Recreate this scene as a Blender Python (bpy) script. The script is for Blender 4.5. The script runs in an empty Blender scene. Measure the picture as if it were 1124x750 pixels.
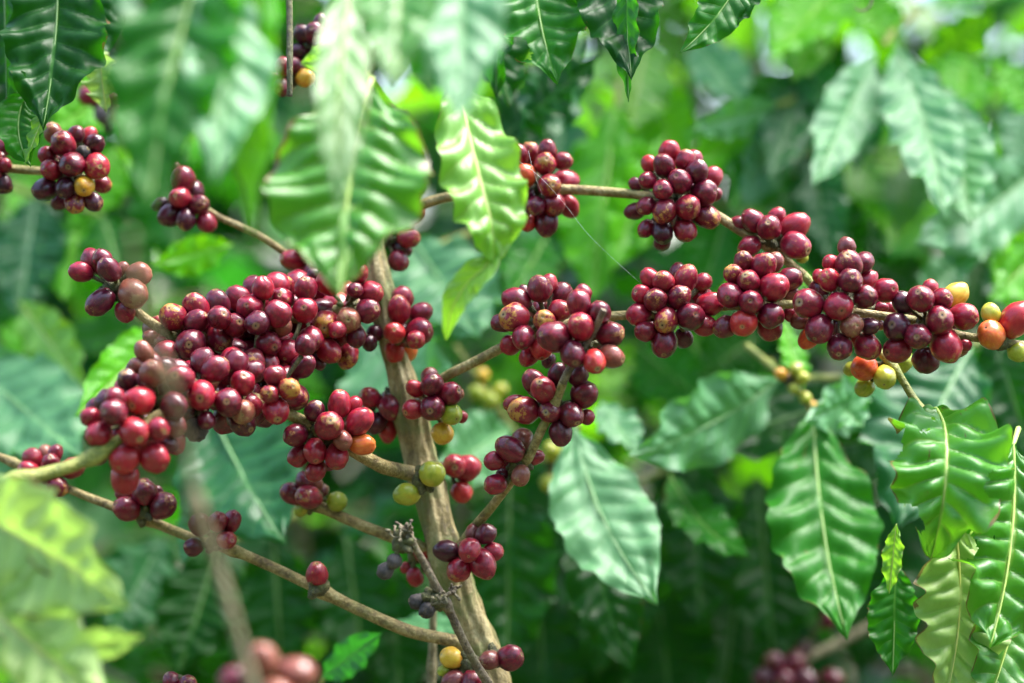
import bpy, math, random
from mathutils import Vector, Matrix, noise

random.seed(7)
scene = bpy.context.scene
COL = scene.collection
PI = math.pi

# ------------------------------------------------------------------ camera and picture geometry
LENS, SENSOR, CAMZ, FOCUS, FSTOP = 72.0, 36.0, 1.30, 0.98, 3.4
K = (SENSOR / LENS) / 1124.0          # metres per photo pixel at one metre

def P(px, py, d):
    """a point seen at photo pixel (px,py) standing d metres in front of the lens"""
    return Vector(((px - 562) * K * d, d, CAMZ - (py - 375) * K * d))

# ------------------------------------------------------------------ node helpers
def mat_new(name):
    m = bpy.data.materials.new(name); m.use_nodes = True
    nt = m.node_tree; nt.nodes.clear()
    return m, nt

class NT:
    def __init__(s, nt): s.nt = nt
    def n(s, t, **kw):
        nd = s.nt.nodes.new(t)
        for k, v in kw.items(): setattr(nd, k, v)
        return nd
    def link(s, a, b): s.nt.links.new(a, b)
    def sock(s, nd, i, v):
        if hasattr(v, 'node'): s.link(v, nd.inputs[i])
        else: nd.inputs[i].default_value = v
    def math(s, op, a, b=0.0, c=0.0, clamp=False):
        nd = s.n('ShaderNodeMath', operation=op, use_clamp=clamp)
        for i, v in enumerate((a, b, c)): s.sock(nd, i, v)
        return nd.outputs[0]
    def mix(s, f, a, b):
        nd = s.n('ShaderNodeMix', data_type='RGBA')
        s.sock(nd, 0, f); s.sock(nd, 6, a); s.sock(nd, 7, b)
        return nd.outputs[2]
    def noise(s, vec, scale, detail=3.0, rough=0.55):
        nd = s.n('ShaderNodeTexNoise'); nd.inputs['Scale'].default_value = scale
        nd.inputs['Detail'].default_value = detail; nd.inputs['Roughness'].default_value = rough
        s.link(vec, nd.inputs['Vector']); return nd.outputs[0]
    def step(s, v, lo, hi):
        nd = s.n('ShaderNodeMapRange', interpolation_type='SMOOTHSTEP')
        s.sock(nd, 0, v); nd.inputs[1].default_value = lo; nd.inputs[2].default_value = hi
        return nd.outputs[0]
    def ramp(s, f, stops):
        nd = s.n('ShaderNodeValToRGB'); e = nd.color_ramp.elements
        e[0].position, e[0].color = stops[0][0], (*stops[0][1], 1)
        e[1].position, e[1].color = stops[-1][0], (*stops[-1][1], 1)
        for p, c in stops[1:-1]:
            x = e.new(p); x.color = (*c, 1)
        s.link(f, nd.inputs[0]); return nd.outputs[0]

def C4(c): return (c[0], c[1], c[2], 1.0)

# ------------------------------------------------------------------ materials
def cherry_mat(name, stops, scar=0.45, scar_col=(0.33, 0.17, 0.045), rough=0.29, navel=(0.30, 0.20, 0.08), coat=0.30, patch=None):
    m, nt = mat_new(name); t = NT(nt)
    tc = t.n('ShaderNodeTexCoord'); oi = t.n('ShaderNodeObjectInfo')
    ob = tc.outputs['Object']
    off = t.n('ShaderNodeVectorMath', operation='SCALE'); off.inputs[0].default_value = (37., 91., 53.)
    t.link(oi.outputs['Random'], off.inputs['Scale'])
    ad = t.n('ShaderNodeVectorMath', operation='ADD'); t.link(ob, ad.inputs[0]); t.link(off.outputs[0], ad.inputs[1])
    vec = ad.outputs[0]
    sp = t.n('ShaderNodeSeparateXYZ'); t.link(ob, sp.inputs[0])
    # skin colour: per-fruit ripeness plus soft mottling and streaks from pole to pole
    st = t.n('ShaderNodeVectorMath', operation='MULTIPLY'); t.link(vec, st.inputs[0]); st.inputs[1].default_value = (2.6, 2.6, .5)
    streak = t.noise(st.outputs[0], 2.2, 4)
    mott = t.noise(vec, 1.3, 3)
    f = t.math('ADD', t.math('MULTIPLY', oi.outputs['Random'], .75), t.math('MULTIPLY', t.math('SUBTRACT', mott, .5), 1.1))
    f = t.math('ADD', f, t.math('MULTIPLY', t.math('SUBTRACT', streak, .5), 1.15), 0, True)
    base = t.ramp(f, stops)
    rp = t.math('MULTIPLY', t.step(t.math('ADD', t.noise(vec, .8, 2), t.math('MULTIPLY', sp.outputs[2], -.12)), .60, .74), .55)
    base = t.mix(rp, base, C4([c * .45 + d * .55 for c, d in zip(stops[-1][1], stops[0][1])]) if not patch else C4(patch))
    # russet scars, thickest toward the navel end
    n1 = t.noise(vec, 2.0, 5, .65); n2 = t.noise(vec, 9.0, 4, .7)
    r2 = t.math('FRACT', t.math('MULTIPLY', oi.outputs['Random'], 17.31))
    s_ = t.math('ADD', t.math('MULTIPLY', sp.outputs[2], .17), n1)
    s_ = t.math('ADD', s_, t.math('MULTIPLY', t.math('SUBTRACT', n2, .5), .35))
    s_ = t.math('ADD', s_, t.math('MULTIPLY', t.math('SUBTRACT', r2, .5), .22))
    mask = t.step(s_, .84 - .19 * scar, .95 - .17 * scar)
    mask = t.math('MULTIPLY', mask, min(.85, .45 + .4 * scar))
    fine = t.noise(vec, 22., 3)
    sc = t.mix(fine, C4([c * .45 for c in scar_col]), C4([min(1, c * 1.7) for c in scar_col]))
    col = t.mix(mask, base, sc)
    # thin corky crack lines and freckles
    cr = t.math('ABSOLUTE', t.math('SUBTRACT', t.noise(vec, 3.4, 6, .72), .5))
    cm = t.math('MULTIPLY', t.step(cr, .013, .003), t.step(n1, .46, .60))
    col = t.mix(t.math('MULTIPLY', cm, .35 + .3 * scar), col, C4([c * .8 for c in scar_col]))
    fr = t.noise(vec, 30., 2); col = t.mix(t.math('MULTIPLY', t.step(fr, .66, .74), .4), col, C4([c * .5 for c in scar_col]))
    # pale specks
    vo = t.n('ShaderNodeTexVoronoi'); vo.inputs['Scale'].default_value = 5.5; t.link(vec, vo.inputs['Vector'])
    speck = t.math('MULTIPLY', t.step(vo.outputs['Distance'], .07, .03), .55)
    col = t.mix(speck, col, C4((.45, .32, .22)))
    # navel: tan disc with dark ring
    rr = t.math('SQRT', t.math('ADD', t.math('POWER', sp.outputs[0], 2.), t.math('POWER', sp.outputs[1], 2.)))
    top = t.math('GREATER_THAN', sp.outputs[2], 0.)
    rr = t.math('ADD', rr, t.math('MULTIPLY', t.math('SUBTRACT', n2, .5), .20))
    r3 = t.math('FRACT', t.math('MULTIPLY', oi.outputs['Random'], 71.7))
    rr = t.math('DIVIDE', rr, t.math('ADD', .55, t.math('MULTIPLY', r3, .75)))
    disc = t.math('MULTIPLY', t.step(rr, .27, .19), top)
    core = t.math('MULTIPLY', t.step(rr, .085, .05), top)
    col = t.mix(t.math('MULTIPLY', disc, t.math('ADD', .25, t.math('MULTIPLY', r2, .65))), col, C4(navel))
    col = t.mix(core, col, C4((.035, .022, .012)))
    b = t.n('ShaderNodeBsdfPrincipled')
    t.link(col, b.inputs['Base Color'])
    ro = t.math('ADD', t.math('MULTIPLY', mask, .35), t.math('ADD', rough - .06, t.math('MULTIPLY', mott, .14)))
    t.link(ro, b.inputs['Roughness'])
    b.inputs['Coat Weight'].default_value = coat; b.inputs['Coat Roughness'].default_value = .13
    b.inputs['Subsurface Weight'].default_value = .0
    b.inputs['Specular IOR Level'].default_value = .30
    bp = t.n('ShaderNodeBump'); bp.inputs['Strength'].default_value = .25; bp.inputs['Distance'].default_value = .0006
    h = t.math('ADD', t.math('MULTIPLY', n2, .6), t.math('MULTIPLY', mask, .8))
    t.link(h, bp.inputs['Height']); t.link(bp.outputs[0], b.inputs['Normal'])
    o = t.n('ShaderNodeOutputMaterial'); t.link(b.outputs[0], o.inputs[0])
    return m

CH = {
 'r': cherry_mat('cherry_crimson', [(0, (.070, .004, .014)), (.35, (.160, .0050, .020)), (.7, (.27, .008, .025)), (1, (.37, .016, .025))]),
 'd': cherry_mat('cherry_purple', [(0, (.030, .0035, .012)), (.5, (.072, .0042, .017)), (1, (.15, .006, .022))]),
 'R': cherry_mat('cherry_scarlet', patch=(.20, .008, .02), stops=[(0, (.22, .008, .022)), (.5, (.34, .013, .022)), (1, (.44, .035, .022))], scar=.25),
 'o': cherry_mat('cherry_orange', patch=(.40, .03, .02), stops=[(0, (.48, .045, .018)), (.5, (.62, .12, .025)), (1, (.62, .24, .04))], scar=.15),
 'y': cherry_mat('cherry_yellow', patch=(.50, .16, .02), stops=[(0, (.50, .22, .02)), (.5, (.60, .36, .03)), (1, (.60, .42, .06))], scar=.15),
 'g': cherry_mat('cherry_unripe', patch=(.46, .34, .03), stops=[(0, (.22, .27, .02)), (.5, (.34, .36, .03)), (1, (.45, .42, .05))], scar=.1),
 't': cherry_mat('cherry_tan', [(0, (.12, .022, .024)), (.5, (.20, .055, .036)), (1, (.25, .085, .050))], scar=.8, scar_col=(.30, .19, .08)),
 's': cherry_mat('cherry_scarred', [(0, (.10, .005, .015)), (.5, (.19, .007, .020)), (1, (.28, .010, .022))], scar=1.0, scar_col=(.38, .19, .03)),
 'k': cherry_mat('cherry_withered', [(0, (.022, .018, .018)), (.5, (.06, .05, .05)), (1, (.14, .11, .09))], scar=.5, scar_col=(.20, .13, .07), rough=.6, coat=0.),
}

def leaf_mat(name, c0, c1, vein, trans, tw=.32, rough=.30, spec=.6, spots=0.0, vein_amt=.55):
    """c0..c1 range of blade colour, vein colour, trans = colour of light through the blade"""
    m, nt = mat_new(name); t = NT(nt)
    uv = t.n('ShaderNodeUVMap'); oi = t.n('ShaderNodeObjectInfo'); tc = t.n('ShaderNodeTexCoord')
    sp = t.n('ShaderNodeSeparateXYZ'); t.link(uv.outputs[0], sp.inputs[0])
    u, v = sp.outputs[0], sp.outputs[1]
    a = t.math('ABSOLUTE', t.math('SUBTRACT', t.math('MULTIPLY', v, 2.), 1.))
    ph = t.math('MULTIPLY', t.math('SUBTRACT', u, t.math('MULTIPLY', a, .12)), 10.)
    ph = t.math('ADD', ph, t.math('MULTIPLY', t.math('GREATER_THAN', v, .5), .32))
    tri = t.math('ABSOLUTE', t.math('SUBTRACT', t.math('FRACT', ph), .5))       # .5 on a vein
    lat = t.math('MULTIPLY', t.step(tri, .435, .495), t.step(a, 1.0, .55))
    mid = t.step(a, .060, .020)
    vm = t.math('MAXIMUM', t.math('MULTIPLY', lat, .6), mid)
    ad = t.n('ShaderNodeVectorMath', operation='SCALE'); ad.inputs[0].default_value = (13., 29., 7.)
    t.link(oi.outputs['Random'], ad.inputs['Scale'])
    av = t.n('ShaderNodeVectorMath', operation='ADD'); t.link(uv.outputs[0], av.inputs[0]); t.link(ad.outputs[0], av.inputs[1])
    n1 = t.noise(av.outputs[0], 3.2, 4); n2 = t.noise(av.outputs[0], 26., 3); n3 = t.noise(av.outputs[0], 90., 2)
    f = t.math('ADD', t.math('MULTIPLY', oi.outputs['Random'], .55), t.math('MULTIPLY', t.math('SUBTRACT', n1, .28), 1.0), 0, True)
    col = t.mix(f, C4(c0), C4(c1))
    col = t.mix(t.math('MULTIPLY', t.math('SUBTRACT', n2, .4), .5, 0, True), col, C4([x * 1.6 for x in c1]))
    col = t.mix(t.math('MULTIPLY', vm, vein_amt), col, C4(vein))
    tcol = t.mix(t.math('MULTIPLY', vm, .35), C4(trans), C4(vein))
    tcol = t.mix(t.math('MULTIPLY', n1, .5), tcol, C4([x * .55 for x in trans]))
    # brown blemishes and a brownish margin
    bl = t.math('ADD', t.math('MULTIPLY', n2, .55), t.math('MULTIPLY', n1, .55))
    bl = t.math('ADD', bl, t.math('MULTIPLY', t.step(a, .88, 1.0), .10 + .1 * spots))
    bm = t.math('MULTIPLY', t.step(bl, .74 - .07 * spots, .80 - .07 * spots), .85)
    col = t.mix(bm, col, C4((.16, .085, .028))); tcol = t.mix(bm, tcol, C4((.12, .06, .02)))
    b = t.n('ShaderNodeBsdfPrincipled'); t.link(col, b.inputs['Base Color'])
    t.link(t.math('ADD', rough - .06, t.math('MULTIPLY', n2, .14)), b.inputs['Roughness'])
    b.inputs['Specular IOR Level'].default_value = spec
    bp = t.n('ShaderNodeBump'); bp.inputs['Strength'].default_value = .35; bp.inputs['Distance'].default_value = .0007
    h = t.math('ADD', t.math('MULTIPLY', n3, .25), t.math('MULTIPLY', vm, -.8)); h = t.math('ADD', h, t.math('MULTIPLY', n2, .5))
    t.link(h, bp.inputs['Height']); t.link(bp.outputs[0], b.inputs['Normal'])
    tr = t.n('ShaderNodeBsdfTranslucent'); t.link(tcol, tr.inputs['Color'])
    mx = t.n('ShaderNodeMixShader'); mx.inputs[0].default_value = tw
    t.link(b.outputs[0], mx.inputs[1]); t.link(tr.outputs[0], mx.inputs[2])
    o = t.n('ShaderNodeOutputMaterial'); t.link(mx.outputs[0], o.inputs[0])
    return m

LM = {
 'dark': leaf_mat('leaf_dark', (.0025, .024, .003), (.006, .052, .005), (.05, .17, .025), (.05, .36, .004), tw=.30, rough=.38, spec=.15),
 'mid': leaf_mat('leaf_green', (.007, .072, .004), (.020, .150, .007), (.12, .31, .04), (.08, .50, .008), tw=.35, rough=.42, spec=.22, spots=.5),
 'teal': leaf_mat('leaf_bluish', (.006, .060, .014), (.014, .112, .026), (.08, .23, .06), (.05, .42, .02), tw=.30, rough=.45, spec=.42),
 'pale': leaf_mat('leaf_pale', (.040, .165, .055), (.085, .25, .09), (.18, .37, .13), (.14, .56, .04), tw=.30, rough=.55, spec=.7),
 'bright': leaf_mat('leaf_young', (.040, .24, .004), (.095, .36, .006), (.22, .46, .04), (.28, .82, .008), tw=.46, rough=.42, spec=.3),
 'fresh': leaf_mat('leaf_fresh', (.016, .120, .006), (.058, .235, .015), (.30, .44, .08), (.22, .64, .015), tw=.38, rough=.42, spec=.6, spots=.9),
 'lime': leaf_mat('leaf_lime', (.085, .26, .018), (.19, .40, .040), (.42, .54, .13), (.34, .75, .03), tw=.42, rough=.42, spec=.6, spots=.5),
 'yellow': leaf_mat('leaf_yellowed', (.18, .34, .06), (.34, .47, .14), (.50, .57, .20), (.38, .66, .10), tw=.38, rough=.46, spec=.5, spots=.7),
}

def bark_mat(name, c_lo, c_mid, c_hi, moss, scale=60., moss_amt=.5, stretch=(1, 1, .22)):
    m, nt = mat_new(name); t = NT(nt)
    tc = t.n('ShaderNodeTexCoord')
    mp = t.n('ShaderNodeVectorMath', operation='MULTIPLY'); t.link(tc.outputs['Object'], mp.inputs[0]); mp.inputs[1].default_value = stretch
    n1 = t.noise(mp.outputs[0], scale * 1.5, 5, .65); n2 = t.noise(tc.outputs['Object'], scale * .55, 4, .6)
    n3 = t.noise(tc.outputs['Object'], scale * 6, 3, .7)
    col = t.ramp(t.math('ADD', t.math('MULTIPLY', n1, .75), t.math('MULTIPLY', n3, .25)), [(.36, c_lo), (.5, c_mid), (.63, c_hi)])
    col = t.mix(t.math('MULTIPLY', t.step(n2, .50, .64), moss_amt), col, C4(moss))
    col = t.mix(t.math('MULTIPLY', t.step(n3, .66, .74), .7), col, C4([x * .35 for x in c_lo]))
    b = t.n('ShaderNodeBsdfPrincipled'); t.link(col, b.inputs['Base Color']); b.inputs['Roughness'].default_value = .62
    bp = t.n('ShaderNodeBump'); bp.inputs['Strength'].default_value = 1.0; bp.inputs['Distance'].default_value = .0018
    t.link(t.math('ADD', n1, t.math('MULTIPLY', n3, .35)), bp.inputs['Height']); t.link(bp.outputs[0], b.inputs['Normal'])
    o = t.n('ShaderNodeOutputMaterial'); t.link(b.outputs[0], o.inputs[0])
    return m

BARK = {
 'trunk':  bark_mat('bark_trunk', (.050, .036, .012), (.22, .165, .058), (.43, .35, .17), (.11, .14, .026), 80, .75),
 'branch': bark_mat('bark_branch', (.10, .065, .020), (.25, .185, .060), (.40, .32, .14), (.17, .18, .035), 90, .5, (1, 1, 1)),
 'green':  bark_mat('bark_green', (.10, .13, .022), (.20, .22, .035), (.32, .32, .07), (.13, .20, .03), 90, .4, (1, 1, 1)),
 'dead':   bark_mat('bark_dead', (.045, .032, .022), (.14, .10, .06), (.26, .21, .13), (.10, .11, .04), 110, .4, (1, 1, 1)),
 'brown':  bark_mat('bark_brown', (.07, .055, .024), (.17, .140, .068), (.28, .24, .13), (.14, .14, .05), 80, .3, (1, 1, 1)),
 'node':   bark_mat('bark_node', (.035, .032, .012), (.09, .085, .028), (.19, .17, .06), (.08, .10, .02), 200, .5, (1, 1, 1)),
}

# ------------------------------------------------------------------ object helpers
def link(o, parent=None):
    COL.objects.link(o)
    if parent is not None: o.parent = parent
    return o

def mesh_obj(name, verts, faces, mat, parent=None, origin=None, uvs=None):
    me = bpy.data.meshes.new(name)
    if origin is not None: verts = [v - origin for v in verts]
    me.from_pydata([tuple(v) for v in verts], [], faces)
    me.polygons.foreach_set('use_smooth', [True] * len(me.polygons))
    if uvs is not None:
        ul = me.uv_layers.new(name='UVMap')
        li = [0] * len(me.loops); me.loops.foreach_get('vertex_index', li)
        flat = []
        for i in li: flat.extend(uvs[i])
        ul.data.foreach_set('uv', flat)
    me.materials.append(mat); me.update()
    return link(bpy.data.objects.new(name, me), parent)

def thing(name, loc, label, cat, group=None):
    o = bpy.data.objects.new(name, None); o.empty_display_size = .02
    o.location = loc; o['label'] = label; o['category'] = cat
    if group: o['group'] = group
    return link(o)

def catmull(pts, per=6):
    """pts: list of (Vector, radius); returns a dense list"""
    out = []
    n = len(pts)
    for i in range(n - 1):
        p0, p1, p2, p3 = (pts[max(i - 1, 0)], pts[i], pts[i + 1], pts[min(i + 2, n - 1)])
        for k in range(per):
            s = k / per; s2 = s * s; s3 = s2 * s
            f = lambda a, b, c, d: .5 * ((2 * b) + (c - a) * s + (2 * a - 5 * b + 4 * c - d) * s2 + (3 * b - a - 3 * c + d) * s3)
            out.append((f(p0[0], p1[0], p2[0], p3[0]), f(p0[1], p1[1], p2[1], p3[1])))
    out.append(pts[-1]); return out

def tube(path, seg=12, rough=.05, ridges=0, ridge_amp=0., cap=True, seed=0):
    """verts, faces of a tube along [(Vector, r)]"""
    V, F = [], []
    up = Vector((.13, -.9, .4)); prev = None
    for i, (p, r) in enumerate(path):
        a = path[max(i - 1, 0)][0]; b = path[min(i + 1, len(path) - 1)][0]
        T = (b - a).normalized() if (b - a).length > 1e-9 else Vector((0, 0, 1))
        S = T.cross(up if prev is None else prev)
        if S.length < 1e-4: S = T.cross(Vector((1, 0, 0)))
        S.normalize(); N = S.cross(T).normalized(); prev = N
        for k in range(seg):
            an = 2 * PI * k / seg
            rr = r * (1 + rough * noise.noise(Vector((math.cos(an) * 1.3 + seed, math.sin(an) * 1.3, 0)) + p * 120))
            if ridges: rr *= 1 + ridge_amp * math.sin(an * ridges + noise.noise(p * 22) * 2.2) + ridge_amp * .7 * math.sin(an * (ridges * 2 - 1) + noise.noise(p * 35 + Vector((5, 5, 5))) * 3)
            V.append(p + (S * math.cos(an) + N * math.sin(an)) * rr)
    n = len(path)
    for i in range(n - 1):
        for k in range(seg):
            k2 = (k + 1) % seg
            F.append((i * seg + k, i * seg + k2, (i + 1) * seg + k2, (i + 1) * seg + k))
    if cap:
        F.append(tuple(range(seg - 1, -1, -1))); F.append(tuple((n - 1) * seg + k for k in range(seg)))
    return V, F

def join(parts):
    V, F = [], []
    for v, f in parts:
        o = len(V); V += v; F += [tuple(i + o for i in q) for q in f]
    return V, F

def blob(c, r, axis=Vector((0, 0, 1)), seg=10, rings=7, amp=.18, flat=1.0, seed=0):
    q = axis.to_track_quat('Z', 'Y')
    V, F = [], []
    for i in range(rings + 1):
        th = PI * i / rings
        for k in range(seg):
            ph = 2 * PI * k / seg
            d = Vector((math.sin(th) * math.cos(ph), math.sin(th) * math.sin(ph), math.cos(th)))
            rr = r * (1 + amp * noise.noise(d * 2.2 + Vector((seed * 3.1, 0, 0))))
            d = Vector((d.x, d.y, d.z * flat))
            V.append(c + q @ (d * rr))
    for i in range(rings):
        for k in range(seg):
            k2 = (k + 1) % seg
            F.append((i * seg + k, (i + 1) * seg + k, (i + 1) * seg + k2, i * seg + k2))
    return V, F

# ------------------------------------------------------------------ cherries
def cherry_mesh(seed, elong, crease=0.0, wrinkle=0.0):
    seg, rings = 26, 18
    V, F = [], []
    for i in range(rings + 1):
        th = PI * i / rings
        th = th if i not in (1, 2) else th * (.55 if i == 1 else .82)
        for k in range(seg):
            ph = 2 * PI * k / seg
            d = Vector((math.sin(th) * math.cos(ph), math.sin(th) * math.sin(ph), math.cos(th)))
            r = 1 + .10 * noise.noise(d * 1.1 + Vector((seed * 7.7, 1, 2))) + .045 * noise.noise(d * 2.6 + Vector((seed, 9, 4)))
            r += .022 * math.exp(-((th - .24) / .07) ** 2) - .07 * math.exp(-(th / .13) ** 2)      # rim and pit of the navel
            r -= .05 * math.exp(-((PI - th) / .25) ** 2)                                             # stalk end
            if crease: r -= crease * math.exp(-((math.sin(ph + seed)) / .16) ** 2) * math.sin(th) ** 1.5 * (.6 + .4 * math.cos(ph + seed))
            if wrinkle: r += wrinkle * noise.noise(d * 4.2 + Vector((seed, 0, 7))) + wrinkle * .7 * noise.noise(d * 8.2)
            V.append(Vector((d.x, d.y, d.z * elong)) * r)
    for i in range(rings):
        for k in range(seg):
            k2 = (k + 1) % seg
            F.append((i * seg + k, (i + 1) * seg + k, (i + 1) * seg + k2, i * seg + k2))
    eq = [math.hypot(v.x, v.y) for v in V[(rings // 2) * seg:(rings // 2 + 1) * seg]]
    k_ = len(eq) / sum(eq); V = [v * k_ for v in V]
    me = bpy.data.meshes.new('cherry')
    me.from_pydata([tuple(v) for v in V], [], F)
    me.polygons.foreach_set('use_smooth', [True] * len(me.polygons))
    me.materials.append(CH['r']); me.update()
    return me

CMESH = [cherry_mesh(1, 1.10), cherry_mesh(2, 1.18), cherry_mesh(3, 1.05, .04), cherry_mesh(4, 1.14), cherry_mesh(5, 1.24, .05),
         cherry_mesh(6, 1.09), cherry_mesh(8, 1.03), cherry_mesh(9, 1.12, .03), cherry_mesh(14, 1.16, 0, .012), cherry_mesh(15, 1.08, .02, .015)]
KMESH = [cherry_mesh(11, 1.1, .08, .09), cherry_mesh(12, 1.0, .05, .12)]

def add_cherry(c, r, axis, kind, parent, porigin, spin=None):
    me = random.choice(KMESH if kind == 'k' else CMESH)
    o = bpy.data.objects.new('cherry', me)
    o.material_slots[0].link = 'OBJECT'; o.material_slots[0].material = CH[kind]
    q = axis.normalized().to_track_quat('Z', 'Y')
    o.rotation_mode = 'QUATERNION'
    o.rotation_quaternion = q @ Matrix.Rotation(random.uniform(0, 2 * PI), 4, 'Z').to_quaternion()
    q_ = random.uniform(.93, 1.04); o.scale = (r * q_ * random.uniform(.93, 1.05), r * q_ * random.uniform(.93, 1.05), r * q_ * random.uniform(.96, 1.10))
    o.location = c - porigin
    return link(o, parent)

def zoom(x0, y0, s, items):
    """fruit read off an enlarged view of the photo: (x, y, r[, kind[, 'b']])"""
    out = []
    for it in items:
        k = it[3] if len(it) > 3 else 'r'
        out.append((x0 + it[0] / s, y0 + it[1] / s, it[2] / s, k, len(it) > 4))
    return out

Z = 6.82; Y = 3.747

def inside(x, y, poly):
    c = False
    for i in range(len(poly)):
        (x1, y1), (x2, y2) = poly[i], poly[i - 1]
        if (y1 > y) != (y2 > y) and x < (x2 - x1) * (y - y1) / (y2 - y1) + x1: c = not c
    return c

def crevice(poly, n, have):
    """fruit further back that fills the gaps of a crowded bunch"""
    out = []; xs = [p[0] for p in poly]; ys = [p[1] for p in poly]
    for _ in range(n * 30):
        x, y = random.uniform(min(xs), max(xs)), random.uniform(min(ys), max(ys))
        if len(out) >= n: break
        if not inside(x, y, poly): continue
        if any(math.hypot(x - e[0], y - e[1]) < 13 for e in out): continue
        if any(math.hypot(x - e[0], y - e[1]) < 8 for e in have): continue
        out.append((x, y, random.uniform(12.5, 15), random.choice('rrd'), True))
    return out

def fruit_nodes(root, origin, nodes, cherries, fill=.35, front=.85, rscale=1.07):
    """nodes: [(px,py,d)] points on the stem; cherries: list from zoom(). Packs the fruit round the nodes in depth."""
    npos = [P(*n) for n in nodes]
    C = []
    for (px, py, r, k, behind) in cherries:
        bi, bd = 0, 1e9
        for i, n in enumerate(nodes):
            dd = math.hypot(px - n[0], py - n[1])
            if dd < bd: bi, bd = i, dd
        C.append([px, py, r, k, behind, bi, bd, 0.0])
    per = {}
    for c in C: per.setdefault(c[5], []).append(c)
    for bi, cs in per.items():
        R = max(max(c[6] for c in cs), 20) * 1.02
        for c in cs:
            z = math.sqrt(max(0, R * R - c[6] * c[6])) * front * (-1 if not c[4] else .55)
            c[7] = nodes[bi][2] + z * K
    # push apart in depth only
    for _ in range(60):
        for i in range(len(C)):
            for j in range(i + 1, len(C)):
                a, b = C[i], C[j]
                d2 = math.hypot(a[0] - b[0], a[1] - b[1]) * K
                lim = (a[2] + b[2]) * K * .92
                if d2 >= lim: continue
                need = math.sqrt(lim * lim - d2 * d2)
                gap = b[7] - a[7]
                if abs(gap) < need:
                    s = 1 if (gap > 0 or (gap == 0 and a[1] < b[1])) else -1
                    mv = (need - abs(gap)) * .25
                    a[7] -= s * mv; b[7] += s * mv
    # hidden back fruit so that the bunch is whole from the side
    extra = []
    for bi, cs in per.items():
        if len(cs) < 6: continue
        R = max(c[6] for c in cs)
        for _ in range(int(len(cs) * fill * 4)):
            c = random.choice(cs)
            n = nodes[bi]
            f_ = random.uniform(.15, .92)
            px, py = n[0] + (c[0] - n[0]) * f_, n[1] + (c[1] - n[1]) * f_
            r = c[2] * random.uniform(.85, .98)
            dep = n[2] + math.sqrt(max(0, R * R - (f_ * c[6]) ** 2)) * K * random.uniform(.1, .8)
            ok = True
            for e in C + extra:
                if math.hypot((e[0] - px) * K, (e[1] - py) * K) ** 2 + (e[7] - dep) ** 2 < ((e[2] + r) * K * .80) ** 2: ok = False; break
            if ok: extra.append([px, py, r, random.choice('rrd'), True, bi, f_ * c[6], dep])
    C += extra
    for bi in sorted(per):
        cs = [c for c in C if c[5] == bi]
        n = npos[bi]
        parts = [blob(n, .0045, Vector((1, 0, .3)), 10, 7, .35, 1.2, bi)]
        for q in range(7):
            dv = Vector((random.gauss(0, 1), random.gauss(0, 1), random.gauss(0, 1))).normalized()
            parts.append(blob(n + dv * .005, random.uniform(.0012, .0024), dv, 7, 5, .3, 1.4, q))
        info = []
        for c in cs:
            pos = P(c[0], c[1], c[7]); r = c[2] * K * c[7] * rscale
            ax = pos - n
            if ax.length < 1e-5: ax = Vector((0, -1, 0))
            ax = (ax.normalized() + Vector((random.gauss(0, .22), random.gauss(0, .22), random.gauss(0, .22)))).normalized()
            info.append((pos, r, ax, c[3]))
            e = pos - ax * r * .97
            midp = (n + e) / 2 + Vector((random.uniform(-1, 1), random.uniform(-1, 1), random.uniform(-1, 1))) * .001
            parts.append(tube(catmull([(n, .0012), (midp, .0010), (e, .0013)], 3), 6, 0))
        V, F = join(parts)
        no = mesh_obj('fruiting_node', V, F, BARK['node'], root, n)
        no.location = n - origin
        for (pos, r, ax, k) in info: add_cherry(pos, r, ax, k, no, n)

# ------------------------------------------------------------------ leaves
WPROF = [(0, .02), (.04, .13), (.10, .34), (.18, .60), (.28, .84), (.38, .97), (.47, 1.0), (.57, .97), (.67, .86), (.76, .68), (.84, .46), (.90, .27), (.95, .12), (1, .004)]
def wprof(u):
    for i in range(len(WPROF) - 1):
        a, b = WPROF[i], WPROF[i + 1]
        if u <= b[0]:
            s = (u - a[0]) / (b[0] - a[0]); s = s * .6 + (s * s * (3 - 2 * s)) * .4
            return a[1] + (b[1] - a[1]) * s
    return .004

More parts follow.
